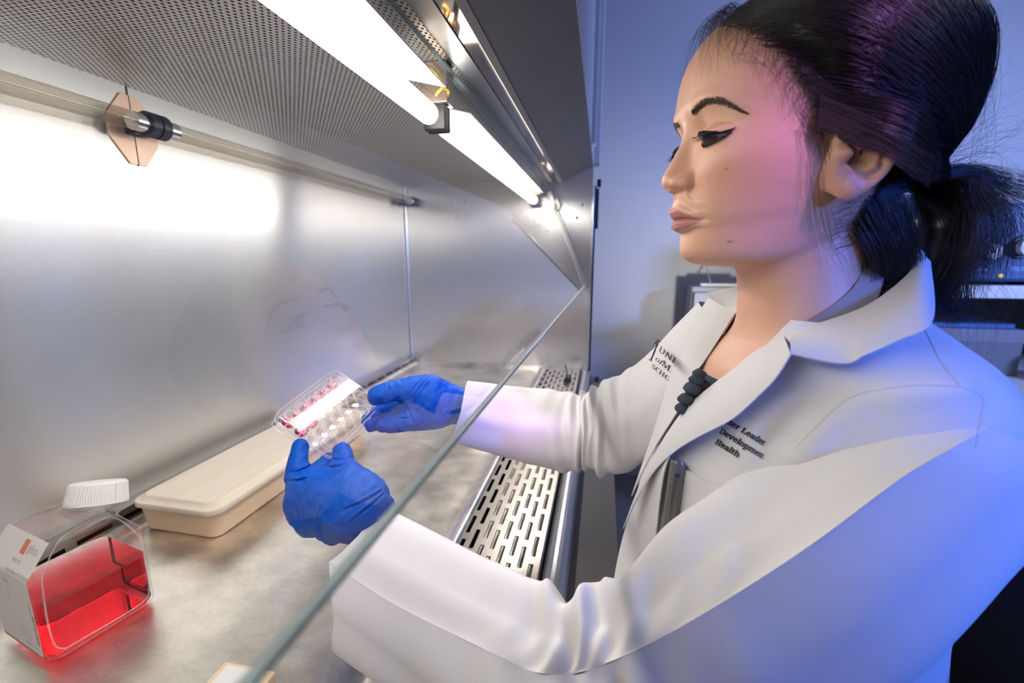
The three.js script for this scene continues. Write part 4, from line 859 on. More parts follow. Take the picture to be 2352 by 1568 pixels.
// collar and lapels
strip('lapel', [[1800, 771, 0.052], [1737, 804, 0.046], [1676, 853, 0.036], [1642, 878, 0.028], [1584, 927, 0.014], [1550, 967, 0.006], [1510, 1030, 0.008], [1470, 1110, 0.012], [1435, 1200, 0.018]], [[1815, 812, 0.100], [1780, 868, 0.098], [1737, 912, 0.090], [1680, 962, 0.078], [1596, 1006, 0.056], [1544, 1040, 0.040], [1500, 1085, 0.030], [1462, 1150, 0.026], [1433, 1215, 0.022]], cotton, { puff: 0.006, label: 'near lapel' });
strip('lapel', [[1688, 720, -0.036], [1651, 780, -0.030], [1615, 835, -0.022], [1587, 872, -0.014], [1566, 930, -0.006], [1545, 966, 0.0], [1505, 1030, 0.002], [1465, 1110, 0.006]], [[1628, 684, -0.074], [1592, 745, -0.070], [1560, 808, -0.062], [1538, 872, -0.052], [1522, 930, -0.040], [1500, 1000, -0.026], [1476, 1070, -0.012], [1452, 1140, -0.002]], cotton, { puff: 0.004, label: 'far lapel' });
strip('collar', [[1708, 654, -0.034], [1706, 690, -0.035], [1690, 722, -0.036], [1660, 770, -0.032]], [[1623, 672, -0.078], [1638, 690, -0.074], [1655, 707, -0.066], [1640, 740, -0.056]], cotton, { puff: 0.004, label: 'far side of the collar' });
strip('collar', [[2112, 573, 0.030], [2094, 618, 0.052], [2040, 668, 0.062], [1975, 708, 0.064], [1880, 742, 0.060], [1815, 770, 0.054]], [[2138, 600, 0.040], [2143, 735, 0.112], [2060, 782, 0.118], [1985, 815, 0.116], [1936, 834, 0.112], [1817, 811, 0.098]], cotton, { puff: 0.007, nu: 60, nv: 14, label: 'near leaf of the collar' });
strip('collar_stand', [[2015, 570, -0.020], [2050, 570, 0.000], [2085, 571, 0.016], [2112, 573, 0.030], [2122, 590, 0.036]], [[2012, 648, 0.006], [2040, 655, 0.024], [2068, 648, 0.038], [2090, 625, 0.048], [2100, 612, 0.05]], cotton, { label: 'back of the collar' });
strip('inner_collar', [[1990, 606, 0.040], [1960, 660, 0.050], [1905, 706, 0.052], [1850, 740, 0.050], [1815, 766, 0.046]], [[2030, 640, 0.050], [2010, 690, 0.060], [1950, 722, 0.061], [1870, 752, 0.058], [1818, 774, 0.052]], knit, { parent: person, label: 'grey knitted edge inside the collar' });
// sleeves: rings through traced points [pixel x, pixel y, depth] : crease, upper edge, far side, lower edge
function sleeve(name, st, o) {
  const n = st.length - 1, ring = (v) => st[0].map((_, k) => { const q = spl(st.map((r) => r[k]), v); return at(q[0], q[1], q[2]); });
  const nu = o.nu ?? 96, nv = o.nv ?? 150;
  const fn = (a, v) => {
    const R = ring(v), L = o.sharp ? [R[0], R[0].clone().lerp(R[1], 0.5).addScaledVector(FWD, -o.puff), R[1], R[2], R[3], R[3].clone().lerp(R[0], 0.5).addScaledVector(FWD, -o.puff), R[0]] : R;
    const m = L.length; let p;
    if (o.sharp) { const q = spl(L.map((w) => [w.x, w.y, w.z]), a); p = V(...q); }
    else { const x = a * m, i = Math.floor(x) % m, f = x - Math.floor(x), g = (k) => L[(i + k + m) % m], h = (c) => { const A = g(-1)[c], B = g(0)[c], C = g(1)[c], D = g(2)[c]; return 0.5 * (2 * B + (C - A) * f + (2 * A - 5 * B + 4 * C - D) * f * f + (3 * B - A - 3 * C + D) * f * f * f); }; p = V(h('x'), h('y'), h('z')); }
    const c = L.reduce((s, w) => s.add(w), V()).multiplyScalar(1 / m), out = p.clone().sub(c).normalize();
    return p.addScaledVector(out, o.fold(a, v, p));
  };
  const g = sheet(fn, nu, nv, !o.sharp, o.flip);
  const inner = sheet((a, v) => { const p = fn(a, v * 0.12), R = ring(v * 0.12), c = R.reduce((s, w) => s.add(w), V()).multiplyScalar(1 / R.length); return p.lerp(c, 0.03); }, nu, 12, !o.sharp, !o.flip);
  return coatPart(name, mergeGeometries([g, inner]), cotton, o.label);
}
const nearSleeve = [ // crease, top, far, low
  [[756, 1290, 0.430], [893, 1168, 0.478], [1010, 1330, 0.520], [792, 1500, 0.425]],
  [[900, 1384, 0.412], [1000, 1222, 0.460], [1110, 1400, 0.500], [985, 1640, 0.410]],
  [[1040, 1455, 0.390], [1120, 1285, 0.436], [1230, 1500, 0.475], [1110, 1760, 0.380]],
  [[1150, 1508, 0.368], [1215, 1326, 0.410], [1330, 1570, 0.450], [1230, 1850, 0.355]],
  [[1235, 1545, 0.352], [1268, 1344, 0.394], [1390, 1600, 0.430], [1330, 1880, 0.340]],
  [[1310, 1548, 0.346], [1312, 1392, 0.372], [1430, 1600, 0.420], [1400, 1890, 0.345]],
  [[1372, 1530, 0.336], [1368, 1326, 0.384], [1480, 1560, 0.420], [1480, 1880, 0.340]],
  [[1446, 1500, 0.326], [1428, 1326, 0.372], [1560, 1500, 0.415], [1600, 1850, 0.340]],
  [[1580, 1430, 0.310], [1527, 1212, 0.368], [1680, 1360, 0.405], [1760, 1770, 0.330]],
  [[1725, 1342, 0.296], [1666, 1114, 0.360], [1820, 1250, 0.395], [1930, 1660, 0.320]],
  [[1884, 1236, 0.281], [1790, 1044, 0.350], [1950, 1130, 0.385], [2110, 1530, 0.303]],
  [[2067, 1100, 0.270], [1920, 950, 0.338], [2090, 1010, 0.375], [2290, 1340, 0.290]],
  [[2185, 1030, 0.266], [2060, 880, 0.328], [2200, 900, 0.365], [2420, 1190, 0.284]],
  [[2272, 985, 0.268], [2190, 868, 0.322], [2300, 860, 0.350], [2480, 1080, 0.286]],
];
seed = 8;
sleeve('sleeve', nearSleeve, { sharp: true, puff: 0.012, nu: 110, nv: 190, flip: false, label: 'near sleeve with a pressed crease', fold: (a, v, p) => {
  const el = Math.exp(-Math.pow((v - 0.42) / 0.16, 2)); // elbow
  const w = Math.sin(a * Math.PI * 2), face = Math.sin(Math.PI * clamp(a / 0.36)) * (a < 0.36 ? 1 : 0) + Math.sin(Math.PI * clamp((a - 0.66) / 0.34)) * (a > 0.66 ? 1 : 0);
  let d = 0;
  d += el * face * (0.0078 * Math.sin(v * 58 + a * 9) + 0.0045 * Math.sin(v * 97 - a * 14 + 1));
  d += face * 0.005 * (noise(v * 7, a * 5, 3) - 0.5) + 0.003 * (noise(v * 22, a * 6, 9) - 0.5) * (0.3 + el);
  
  return d;
} });
const farSleeve = [ // near face, top, far, low
  [[1058, 945, 0.572], [1076, 873, 0.606], [1100, 940, 0.680], [1040, 1016, 0.600]],
  [[1110, 962, 0.586], [1130, 882, 0.630], [1160, 960, 0.700], [1100, 1034, 0.622]],
  [[1180, 978, 0.606], [1200, 892, 0.655], [1240, 985, 0.712], [1180, 1055, 0.628]],
  [[1265, 990, 0.612], [1285, 897, 0.665], [1330, 1000, 0.722], [1275, 1078, 0.630]],
  [[1325, 992, 0.606], [1330, 905, 0.668], [1380, 1000, 0.722], [1325, 1082, 0.628]],
  [[1350, 985, 0.598], [1352, 898, 0.664], [1400, 985, 0.718], [1346, 1072, 0.618]],
  [[1390, 975, 0.590], [1385, 878, 0.656], [1440, 960, 0.712], [1384, 1088, 0.610]],
  [[1450, 955, 0.570], [1440, 852, 0.642], [1500, 920, 0.700], [1452, 1076, 0.590]],
  [[1520, 900, 0.545], [1492, 812, 0.622], [1560, 860, 0.680], [1530, 1030, 0.560]],
  [[1600, 840, 0.522], [1548, 752, 0.600], [1620, 790, 0.655], [1620, 980, 0.535]],
  [[1680, 790, 0.505], [1606, 694, 0.580], [1690, 730, 0.625], [1710, 930, 0.515]],
];
sleeve('sleeve', farSleeve, { sharp: false, nu: 80, nv: 170, flip: false, label: 'far sleeve bunched at the elbow', fold: (a, v) => {
  const el = Math.exp(-Math.pow((v - 0.50) / 0.17, 2)), q = a * 2 * Math.PI;
  return el * (0.006 * Math.sin(v * 70 + 2.2 * Math.sin(q)) + 0.0035 * Math.sin(v * 118 + 3 * Math.cos(q))) * (0.35 + 0.65 * Math.pow(Math.cos(q / 2), 2)) + 0.004 * (noise(v * 9, Math.cos(q) * 2, Math.sin(q) * 2) - 0.5);
} });
// shoulder seam and yoke seam, thin raised ridges
const seamLine = (list, r = 0.0007) => coatPart('seam', tube(list.map(([x, y, k]) => at(x, y, k)), r, 40, 6), cotton);
// pocket with its pen
const coatBVH = new MeshBVH(coat.children.find((o) => o.name === 'coat_panel').geometry.clone());
function onCoat(px, py, lift) { const o = P(0, 0, 0), d = at(px, py, 1).sub(o).normalize(), h = coatBVH.raycastFirst(new THREE.Ray(o, d), THREE.DoubleSide); return h ? h.point.clone().addScaledVector(d, -lift) : atS(px, py, 0.09); }
{ const A = [[1532, 1074], [1556, 1074], [1580, 1080], [1620, 1103], [1665, 1116]], B = [[1500, 1300], [1530, 1300], [1560, 1290], [1620, 1260], [1680, 1200]]; coatPart('pocket', cloth((u, v) => { const p = spl(A, u), q = spl(B, u); return onCoat(lerp(p[0], q[0], v), lerp(p[1], q[1], v), 0.0022 + 0.003 * gauss(u - 0.4, 0.2) * (1 - v)); }, 36, 20, 0.0012), cotton, 'breast pocket'); }
// embroidered lettering
function lettering(name, draw, w, h, A, B, label, target) {
  const cv = document.createElement('canvas'); cv.width = w; cv.height = h; const x = cv.getContext('2d'); draw(x);
  const tx = new THREE.CanvasTexture(cv); tx.colorSpace = THREE.SRGBColorSpace; tx.anisotropy = 8;
  const g = sheet((u, v) => { const p = spl(A, u), q = spl(B, u); return target(lerp(q[0], p[0], v), lerp(q[1], p[1], v)); }, 30, 20);
  coatPart(name, g, std({ map: tx, alphaTest: 0.5, transparent: false, roughness: 0.7, side: THREE.DoubleSide }), label);
}
{
  const a = onCoat(1557, 1064, 0.016), b = onCoat(1536, 1218, 0.017), d = b.clone().sub(a), L = d.length(), mid = a.clone().lerp(b, 0.5), pen = thing('pen', 'black flat clip pen standing in the breast pocket of the lab coat', 'pen', b.clone());
  const ex = d.clone().normalize().negate(), ez = FWD.clone().negate().addScaledVector(RGT, -0.35); ez.addScaledVector(ex, -ez.dot(ex)).normalize(); const ey = V().crossVectors(ex, ez);
  const mtx = new THREE.Matrix4().makeBasis(ey, ex, ez).setPosition(mid);
  const put = (g) => { g.applyMatrix4(mtx); return g; };
  const pm = phys({ color: lin(0.13, 0.122, 0.115), roughness: 0.34, clearcoat: 0.5 });
  const cyl = new THREE.CylinderGeometry(0.0066, 0.0066, L, 20); cyl.scale(1, 1, 0.72); part('barrel', put(cyl), pm, pen);
  const cap = new THREE.CylinderGeometry(0.0060, 0.0066, 0.0022, 20); cap.scale(1, 1, 0.72); cap.translate(0, L / 2 + 0.0011, 0); part('cap', put(cap), phys({ color: lin(0.12, 0.12, 0.12), roughness: 0.25 }), pen);
  for (const x of [-0.0022, 0.0022]) { const r = new RoundedBoxGeometry(0.0024, L * 0.86, 0.0016, 2, 0.0006); r.translate(x, -0.004, 0.0049); part('clip', put(r), pm, pen); }
  const ring = new THREE.TorusGeometry(0.0015, 0.0004, 6, 16); ring.translate(0.001, L / 2 - 0.010, 0.0057); part('button', put(ring), M.black, pen);
}

{
  const meshes = coat.children.filter((o) => o.name === 'coat_panel' || o.name === 'sleeve').map((o) => new MeshBVH(o.geometry.clone()));
  const onAny = (lift) => (px, py) => { const o = P(0, 0, 0), d = at(px, py, 1).sub(o).normalize(); let best = null; for (const m of meshes) { const h = m.raycastFirst(new THREE.Ray(o, d), THREE.DoubleSide); if (h && (!best || h.distance < best.distance)) best = h; } return best ? best.point.clone().addScaledVector(d, -lift) : at(px, py, 0.45); };
  lettering('embroidery', (x) => { x.fillStyle = '#15151f'; x.font = 'italic 88px serif'; x.fillText('Center Leader', 40, 110); x.fillText('Development', 130, 250); x.fillText('Health', 120, 385); x.lineWidth = 6; x.strokeStyle = '#15151f'; x.strokeText('Center Leader', 40, 110); x.strokeText('Development', 130, 250); x.strokeText('Health', 120, 385); }, 700, 440, [[1650, 936], [1768, 1006]], [[1624, 1020], [1738, 1088]], 'black script embroidery', onAny(0.0015));
  lettering('embroidery', (x) => { x.fillStyle = '#15151f'; x.font = '96px serif'; x.fillText('UNIVERSITY', 150, 120); x.font = 'italic 80px serif'; x.fillText('of', 150, 240); x.font = '96px serif'; x.fillText('MARYLAND', 225, 240); x.font = '72px serif'; x.fillText('SCHOOL OF MEDICINE', 150, 345); x.fillRect(108, 10, 16, 260); x.fillRect(70, 60, 60, 12); x.fillRect(92, -4, 12, 60); x.fillStyle = '#c03030'; x.fillRect(92, 270, 36, 18); x.fillStyle = '#c8a040'; x.fillRect(120, 0, 20, 12); }, 800, 380, [[1499, 768], [1650, 890]], [[1472, 832], [1623, 954]], 'black university lettering', onAny(0.0012));
}

// sewn seams, and the front band with the button side edge
{
  const meshes = coat.children.filter((o) => o.name === 'coat_panel' || o.name === 'sleeve').map((o) => new MeshBVH(o.geometry.clone()));
  const hit = (px, py) => { const o = P(0, 0, 0), d = at(px, py, 1).sub(o).normalize(); let best = null; for (const m of meshes) { const h = m.raycastFirst(new THREE.Ray(o, d), THREE.DoubleSide); if (h && (!best || h.distance < best.distance)) best = h; } return best && best.point.clone().addScaledVector(d, 0.0001); };
  for (const line of [[[2052, 782], [2085, 765], [2117, 752], [2140, 790], [2161, 832], [2206, 890]], [[2206, 890], [2255, 912], [2250, 965], [2239, 1028]], [[1826, 1030], [1880, 975], [1950, 915], [2030, 893], [2110, 885], [2206, 888]]]) { const pts = []; for (let i = 0; i <= 30; i++) { const c = spl(line, i / 30), q = hit(c[0], c[1]); if (q) pts.push(q); } if (pts.length > 4) coatPart('seam', tube(pts, 0.00035, 60, 6), cotton); }
  strip('placket', [[1512, 1024, 0.004], [1478, 1100, 0.000], [1440, 1200, -0.002], [1415, 1300, -0.002], [1398, 1420, 0.000]], [[1546, 1020, 0.034], [1524, 1088, 0.040], [1510, 1190, 0.046], [1496, 1310, 0.050], [1484, 1440, 0.054]], cotton, { puff: 0.001, nu: 40, nv: 12, label: 'front band of the coat' });
}

{ // printed tag inside the back of the collar
  const cv = document.createElement('canvas'); cv.width = 256; cv.height = 128; const x = cv.getContext('2d'); x.fillStyle = '#e9e4dc'; x.fillRect(0, 0, 256, 128); x.fillStyle = '#26242a'; x.font = '26px sans-serif'; x.fillText('ID: K01654', 70, 30); x.fillText('20200104', 70, 58); const s0 = seed; seed = 3; let X = 40; while (X < 226) { const w = 2 + Math.floor(rnd() * 6); x.fillRect(X, 68, w, 50); X += w + 2 + Math.floor(rnd() * 5); } seed = s0;
  const tx = new THREE.CanvasTexture(cv); tx.colorSpace = THREE.SRGBColorSpace;
  const A = [[2034, 618, -0.002], [2060, 612, 0.010], [2084, 604, 0.022]], B = [[2030, 646, 0.008], [2056, 642, 0.022], [2078, 634, 0.034]];
  coatPart('tag', sheet((u, v) => { const a = spl(A, u), b = spl(B, u); return atS(...b).lerp(atS(...a), v).addScaledVector(FWD, -0.003); }, 12, 4), std({ map: tx, roughness: 0.8, side: THREE.DoubleSide }), 'printed tag with a bar code');
}
// ---------------------------------------------------------------- blue nitrile gloves, one continuous surface each
const nitrile = phys({ color: lin(0.000, 0.082, 0.50), roughness: 0.5, specularIntensity: 0.35, bumpMap: rep(T.grain, 26, 26), bumpScale: 0.00015 });
function glove(chains, o) {
  const J = chains.map(({ p, k = 0.008 }) => ({ k, p: p.map(([x, y, d, r]) => { const q = at(x, y, d); return [[q.x, q.y, q.z], r]; }) }));
  let lo = [9, 9, 9], hi = [-9, -9, -9];
  for (const c of J) for (const [q, r] of c.p) for (let i = 0; i < 3; i++) { lo[i] = Math.min(lo[i], q[i] - r - 0.012); hi[i] = Math.max(hi[i], q[i] + r + 0.012); }
  const creases = (o.creases ?? []).map(([x, y, d, dx, dy, len, dep]) => ({ q: at(x, y, d), t: RGT.clone().multiplyScalar(dx).addScaledVector(UPV, -dy).normalize(), len, dep }));
  const f = (p) => {
    let d = 9;
    for (const c of J) { let e = 9; for (let i = 0; i + 1 < c.p.length; i++) e = Math.min(e, cone(p, c.p[i][0], c.p[i + 1][0], c.p[i][1], c.p[i + 1][1])); d = smin(d, e, c.k); }
    if (d < 0.02) {
      d += 0.0020 * (noise(p[0] * 150, p[1] * 130, p[2] * 130) - 0.5) + 0.0022 * (noise(p[0] * 48 + 7, p[1] * 48, p[2] * 48) - 0.5);
      for (const c of creases) { const vx = p[0] - c.q.x, vy = p[1] - c.q.y, vz = p[2] - c.q.z, al = vx * c.t.x + vy * c.t.y + vz * c.t.z, r2 = vx * vx + vy * vy + vz * vz - al * al; if (r2 < 4e-4) { const cr = (vx * (c.t.y * FWD.z - c.t.z * FWD.y) + vy * (c.t.z * FWD.x - c.t.x * FWD.z) + vz * (c.t.x * FWD.y - c.t.y * FWD.x)); d += c.dep * Math.exp(-Math.pow(cr / 0.0011, 2) - Math.pow(al / c.len, 2)) - 0.6 * c.dep * Math.exp(-Math.pow((cr - 0.0026) / 0.0016, 2) - Math.pow(al / c.len, 2)); } }
    }
    return d;
  };
  return nets(f, lo, hi, o.cell ?? 0.0014, (x, y, z) => [x + 0.3 * z, y + 0.4 * z]);
}
// near (left) hand: thumb in front of the plate, index finger behind it, the others curled under
part('glove', glove([
  { p: [[880, 1250, 0.500, 0.024], [852, 1196, 0.484, 0.0265], [816, 1158, 0.475, 0.0315]] },
  { p: [[812, 1158, 0.474, 0.033], [760, 1138, 0.487, 0.0315], [722, 1130, 0.494, 0.027]], k: 0.014 },
  { p: [[800, 1172, 0.474, 0.026], [752, 1180, 0.483, 0.024], [716, 1166, 0.491, 0.020]], k: 0.016 },
  { p: [[700, 1135, 0.498, 0.0200], [684, 1098, 0.506, 0.0138], [684, 1065, 0.516, 0.0116], [689, 1028, 0.528, 0.0098]], k: 0.010 },
  { p: [[838, 1150, 0.466, 0.024], [808, 1108, 0.476, 0.0185], [789, 1070, 0.490, 0.0128], [786, 1036, 0.504, 0.0104]], k: 0.012 },
  { p: [[718, 1120, 0.512, 0.016], [728, 1082, 0.530, 0.0118], [752, 1062, 0.546, 0.0108], [782, 1056, 0.560, 0.0095]], k: 0.008 },
  { p: [[694, 1165, 0.496, 0.0165], [686, 1178, 0.506, 0.014], [700, 1172, 0.530, 0.011]], k: 0.010 },
  { p: [[716, 1195, 0.486, 0.0165], [712, 1206, 0.496, 0.0145], [730, 1196, 0.520, 0.011]], k: 0.009 },
  { p: [[764, 1208, 0.478, 0.0165], [764, 1220, 0.486, 0.0145], [778, 1210, 0.510, 0.0105]], k: 0.009 },
], { creases: [[700, 1078, 0.50, 1, -0.15, 0.012, 0.0016], [704, 1092, 0.495, 1, -0.25, 0.014, 0.0018], [780, 1052, 0.49, 1, -0.1, 0.010, 0.0012], [776, 1068, 0.482, 1, -0.25, 0.012, 0.0016], [842, 1150, 0.44, 1, -0.4, 0.018, 0.002], [846, 1166, 0.44, 0.8, -0.6, 0.02, 0.0022], [742, 1190, 0.46, 0.1, 1, 0.012, 0.0016], [746, 1165, 0.46, 0.4, -1, 0.014, 0.001]] }), nitrile, person, 'blue nitrile glove, left hand');
part('glove_cuff', glove([{ p: [[876, 1150, 0.482, 0.006], [890, 1160, 0.482, 0.007], [902, 1174, 0.482, 0.005]] }, { p: [[884, 1160, 0.484, 0.008], [893, 1175, 0.484, 0.008]], k: 0.01 }], {}), nitrile, person, 'rumpled cuff of the near glove');
// far (right) hand: thumb over the plate corner, fingers folded beneath
part('glove', glove([
  { p: [[1095, 935, 0.630, 0.024], [1045, 930, 0.622, 0.027], [990, 922, 0.612, 0.031]] },
  { p: [[990, 920, 0.612, 0.030], [955, 912, 0.606, 0.022]], k: 0.014 },
  { p: [[1000, 945, 0.610, 0.022], [950, 962, 0.600, 0.017]], k: 0.014 },
  { p: [[985, 895, 0.606, 0.0205], [945, 892, 0.596, 0.0165], [905, 896, 0.588, 0.0142], [866, 909, 0.582, 0.0126]], k: 0.010 },
  { p: [[960, 930, 0.620, 0.017], [905, 938, 0.630, 0.0125], [868, 948, 0.632, 0.0110], [845, 962, 0.628, 0.0098]], k: 0.007 },
  { p: [[958, 950, 0.606, 0.0160], [915, 962, 0.606, 0.0122], [880, 970, 0.606, 0.0108], [852, 976, 0.604, 0.0090]], k: 0.005 },
  { p: [[962, 958, 0.596, 0.0150], [925, 972, 0.592, 0.0118], [898, 976, 0.590, 0.0106], [880, 979, 0.589, 0.0096]], k: 0.005 },
], { creases: [[888, 880, 0.575, 0.3, 1, 0.008, 0.0016], [906, 878, 0.578, 0.2, 1, 0.010, 0.0018], [955, 885, 0.58, -0.6, 1, 0.014, 0.0016], [968, 885, 0.582, -0.6, 1, 0.014, 0.0014], [940, 946, 0.585, 0.6, 1, 0.016, 0.0018], [1012, 950, 0.58, 0.4, 1, 0.012, 0.0012], [925, 962, 0.58, 1, -0.1, 0.010, 0.0014]] }), nitrile, person, 'blue nitrile glove, right hand');
// ---------------------------------------------------------------- the well plate in her hands
const clearPS = (o = {}) => phys({ color: lin(0.975, 0.965, 0.98), roughness: 0.015, transmission: 1, thickness: 0, ior: 1.55, side: THREE.DoubleSide, ...o });
{
  const dl = -7.5 * Math.PI / 180, X = V(0.006, 0.192, -0.981).normalize(), n0 = V(0.692, 0.708, 0.143), z0 = V().crossVectors(X, n0).normalize(); n0.crossVectors(z0, X).normalize();
  const n = n0.clone().multiplyScalar(Math.cos(dl)).addScaledVector(z0, Math.sin(dl)), Z = z0.clone().multiplyScalar(Math.cos(dl)).addScaledVector(n0, -Math.sin(dl));
  const t = thing('well_plate', 'clear plastic plate of twenty-four wells, some pink, held in both gloved hands', 'well plate');
  t.matrixAutoUpdate = true; t.position.copy(P(-0.345, -0.198, -0.498)); t.quaternion.setFromRotationMatrix(new THREE.Matrix4().makeBasis(X, n, Z));
  const local = (name, g, m, parent = t, label) => { const o = new THREE.Mesh(g, m); o.name = name; o.castShadow = o.receiveShadow = true; if (label) o.userData.label = label; parent.add(o); return o; };
  const L = 0.1275, W = 0.0855;
  // rounded rectangle ring at half sizes a, b, with one cut corner
  const rr4 = (a, b, r, k = 8) => { const o = []; [[a - r, b - r, 0], [-a + r, b - r, 1], [-a + r, -b + r, 2], [a - r, -b + r, 3]].forEach(([x, y, q]) => { for (let i = 0; i <= k; i++) { const g = (q + i / k) * Math.PI / 2; o.push([x + r * Math.cos(g), y + r * Math.sin(g)]); } }); o.push(o[0]); return o; };
  const loft = (rows) => { const n = rows[0][1].length - 1; return sheet((u, v) => { const [y, q] = rows[Math.round(v * (rows.length - 1))]; const c = q[Math.round(u * n)]; return V(c[0], y, c[1]); }, n, rows.length - 1); };
  const cap = (y, q) => { const s = new THREE.Shape(q.slice(0, -1).map((c) => new THREE.Vector2(c[0], -c[1]))), g = new THREE.ShapeGeometry(s); g.rotateX(-Math.PI / 2); g.translate(0, y, 0); return g; };
  // lid: top sheet with a raised line inside the rim and a skirt; bright where the edge gathers light
  const lidQ = rr4(L / 2, W / 2, 0.0075), lidI = rr4(L / 2 - 0.0045, W / 2 - 0.0045, 0.005);
  const lid = local('lid', mergeGeometries([cap(0, rr4(L / 2 - 0.001, W / 2 - 0.001, 0.007)), loft([[0, rr4(L / 2 - 0.001, W / 2 - 0.001, 0.007)], [-0.0004, rr4(L / 2 - 0.0003, W / 2 - 0.0003, 0.0073)], [-0.001, lidQ], [-0.0085, rr4(L / 2 + 0.0004, W / 2 + 0.0004, 0.0078)]])].map((g) => g.index ? g : g)), clearPS({ roughness: 0.03, specularIntensity: 1 }));
  const edgeMat = phys({ color: lin(0.93, 0.90, 0.95), roughness: 0.12, transmission: 0.5, thickness: 0, ior: 1.55 });
  const rail = (q, y, r) => tube(q.map((c) => V(c[0], y, c[1])), r, 90, 6);
  local('lid_rim', mergeGeometries([rail(lidQ, -0.0005, 0.0005), rail(lidI, 0.0002, 0.0004), rail(rr4(L / 2 + 0.0004, W / 2 + 0.0004, 0.0078), -0.0085, 0.0006)]), edgeMat, lid);
  // body: top deck, sides and the wider skirt, with a cut corner
  local('skirt', loft([[-0.0030, rr4(L / 2 - 0.0022, W / 2 - 0.0022, 0.006)], [-0.0120, rr4(L / 2 - 0.0018, W / 2 - 0.0018, 0.006)], [-0.0122, rr4(L / 2 - 0.0002, W / 2 - 0.0002, 0.006)], [-0.0202, rr4(L / 2, W / 2, 0.006)]]), clearPS(), t);
  local('skirt_rim', mergeGeometries([rail(rr4(L / 2, W / 2, 0.006), -0.0202, 0.0006), rail(rr4(L / 2 - 0.0002, W / 2 - 0.0002, 0.006), -0.0121, 0.0005)]), edgeMat, t);
  const prof = [[0.0084, -0.0030], [0.0080, -0.0030], [0.0078, -0.0036], [0.0076, -0.0195], [0.0072, -0.0199], [0, -0.0199]].map(([r, y]) => new THREE.Vector2(r, y));
  const wellG = new THREE.LatheGeometry(prof, 36), rimG = new THREE.TorusGeometry(0.0082, 0.00042, 6, 40); rimG.rotateX(Math.PI / 2); rimG.translate(0, -0.0029, 0);
  const liqProf = [[0, -0.0196], [0.0070, -0.0196], [0.0073, -0.0192], [0.0074, -0.0128], [0.0068, -0.0134], [0, -0.0137]].map(([r, y]) => new THREE.Vector2(r, y));
  const liqG = new THREE.LatheGeometry(liqProf, 32);
  const wm = clearPS({ color: lin(0.955, 0.945, 0.96), roughness: 0.02 }), medium = phys({ color: lin(1, 0.86, 0.92), roughness: 0.04, transmission: 1, thickness: 0.004, ior: 1.34, attenuationColor: lin(0.93, 0.22, 0.46), attenuationDistance: 0.007 });
  for (let r = 0; r < 4; r++) for (let c = 0; c < 6; c++) {
    const w = local('well', wellG, wm, t); w.position.set((c - 2.5) * 0.0193, 0, (r - 1.5) * 0.0193);
    local('well_rim', rimG, edgeMat, w);
    if (r === 0 ? c >= 0 : (r === 1 && c < 2)) local('medium', liqG, medium, w, 'pink culture medium');
  }
}

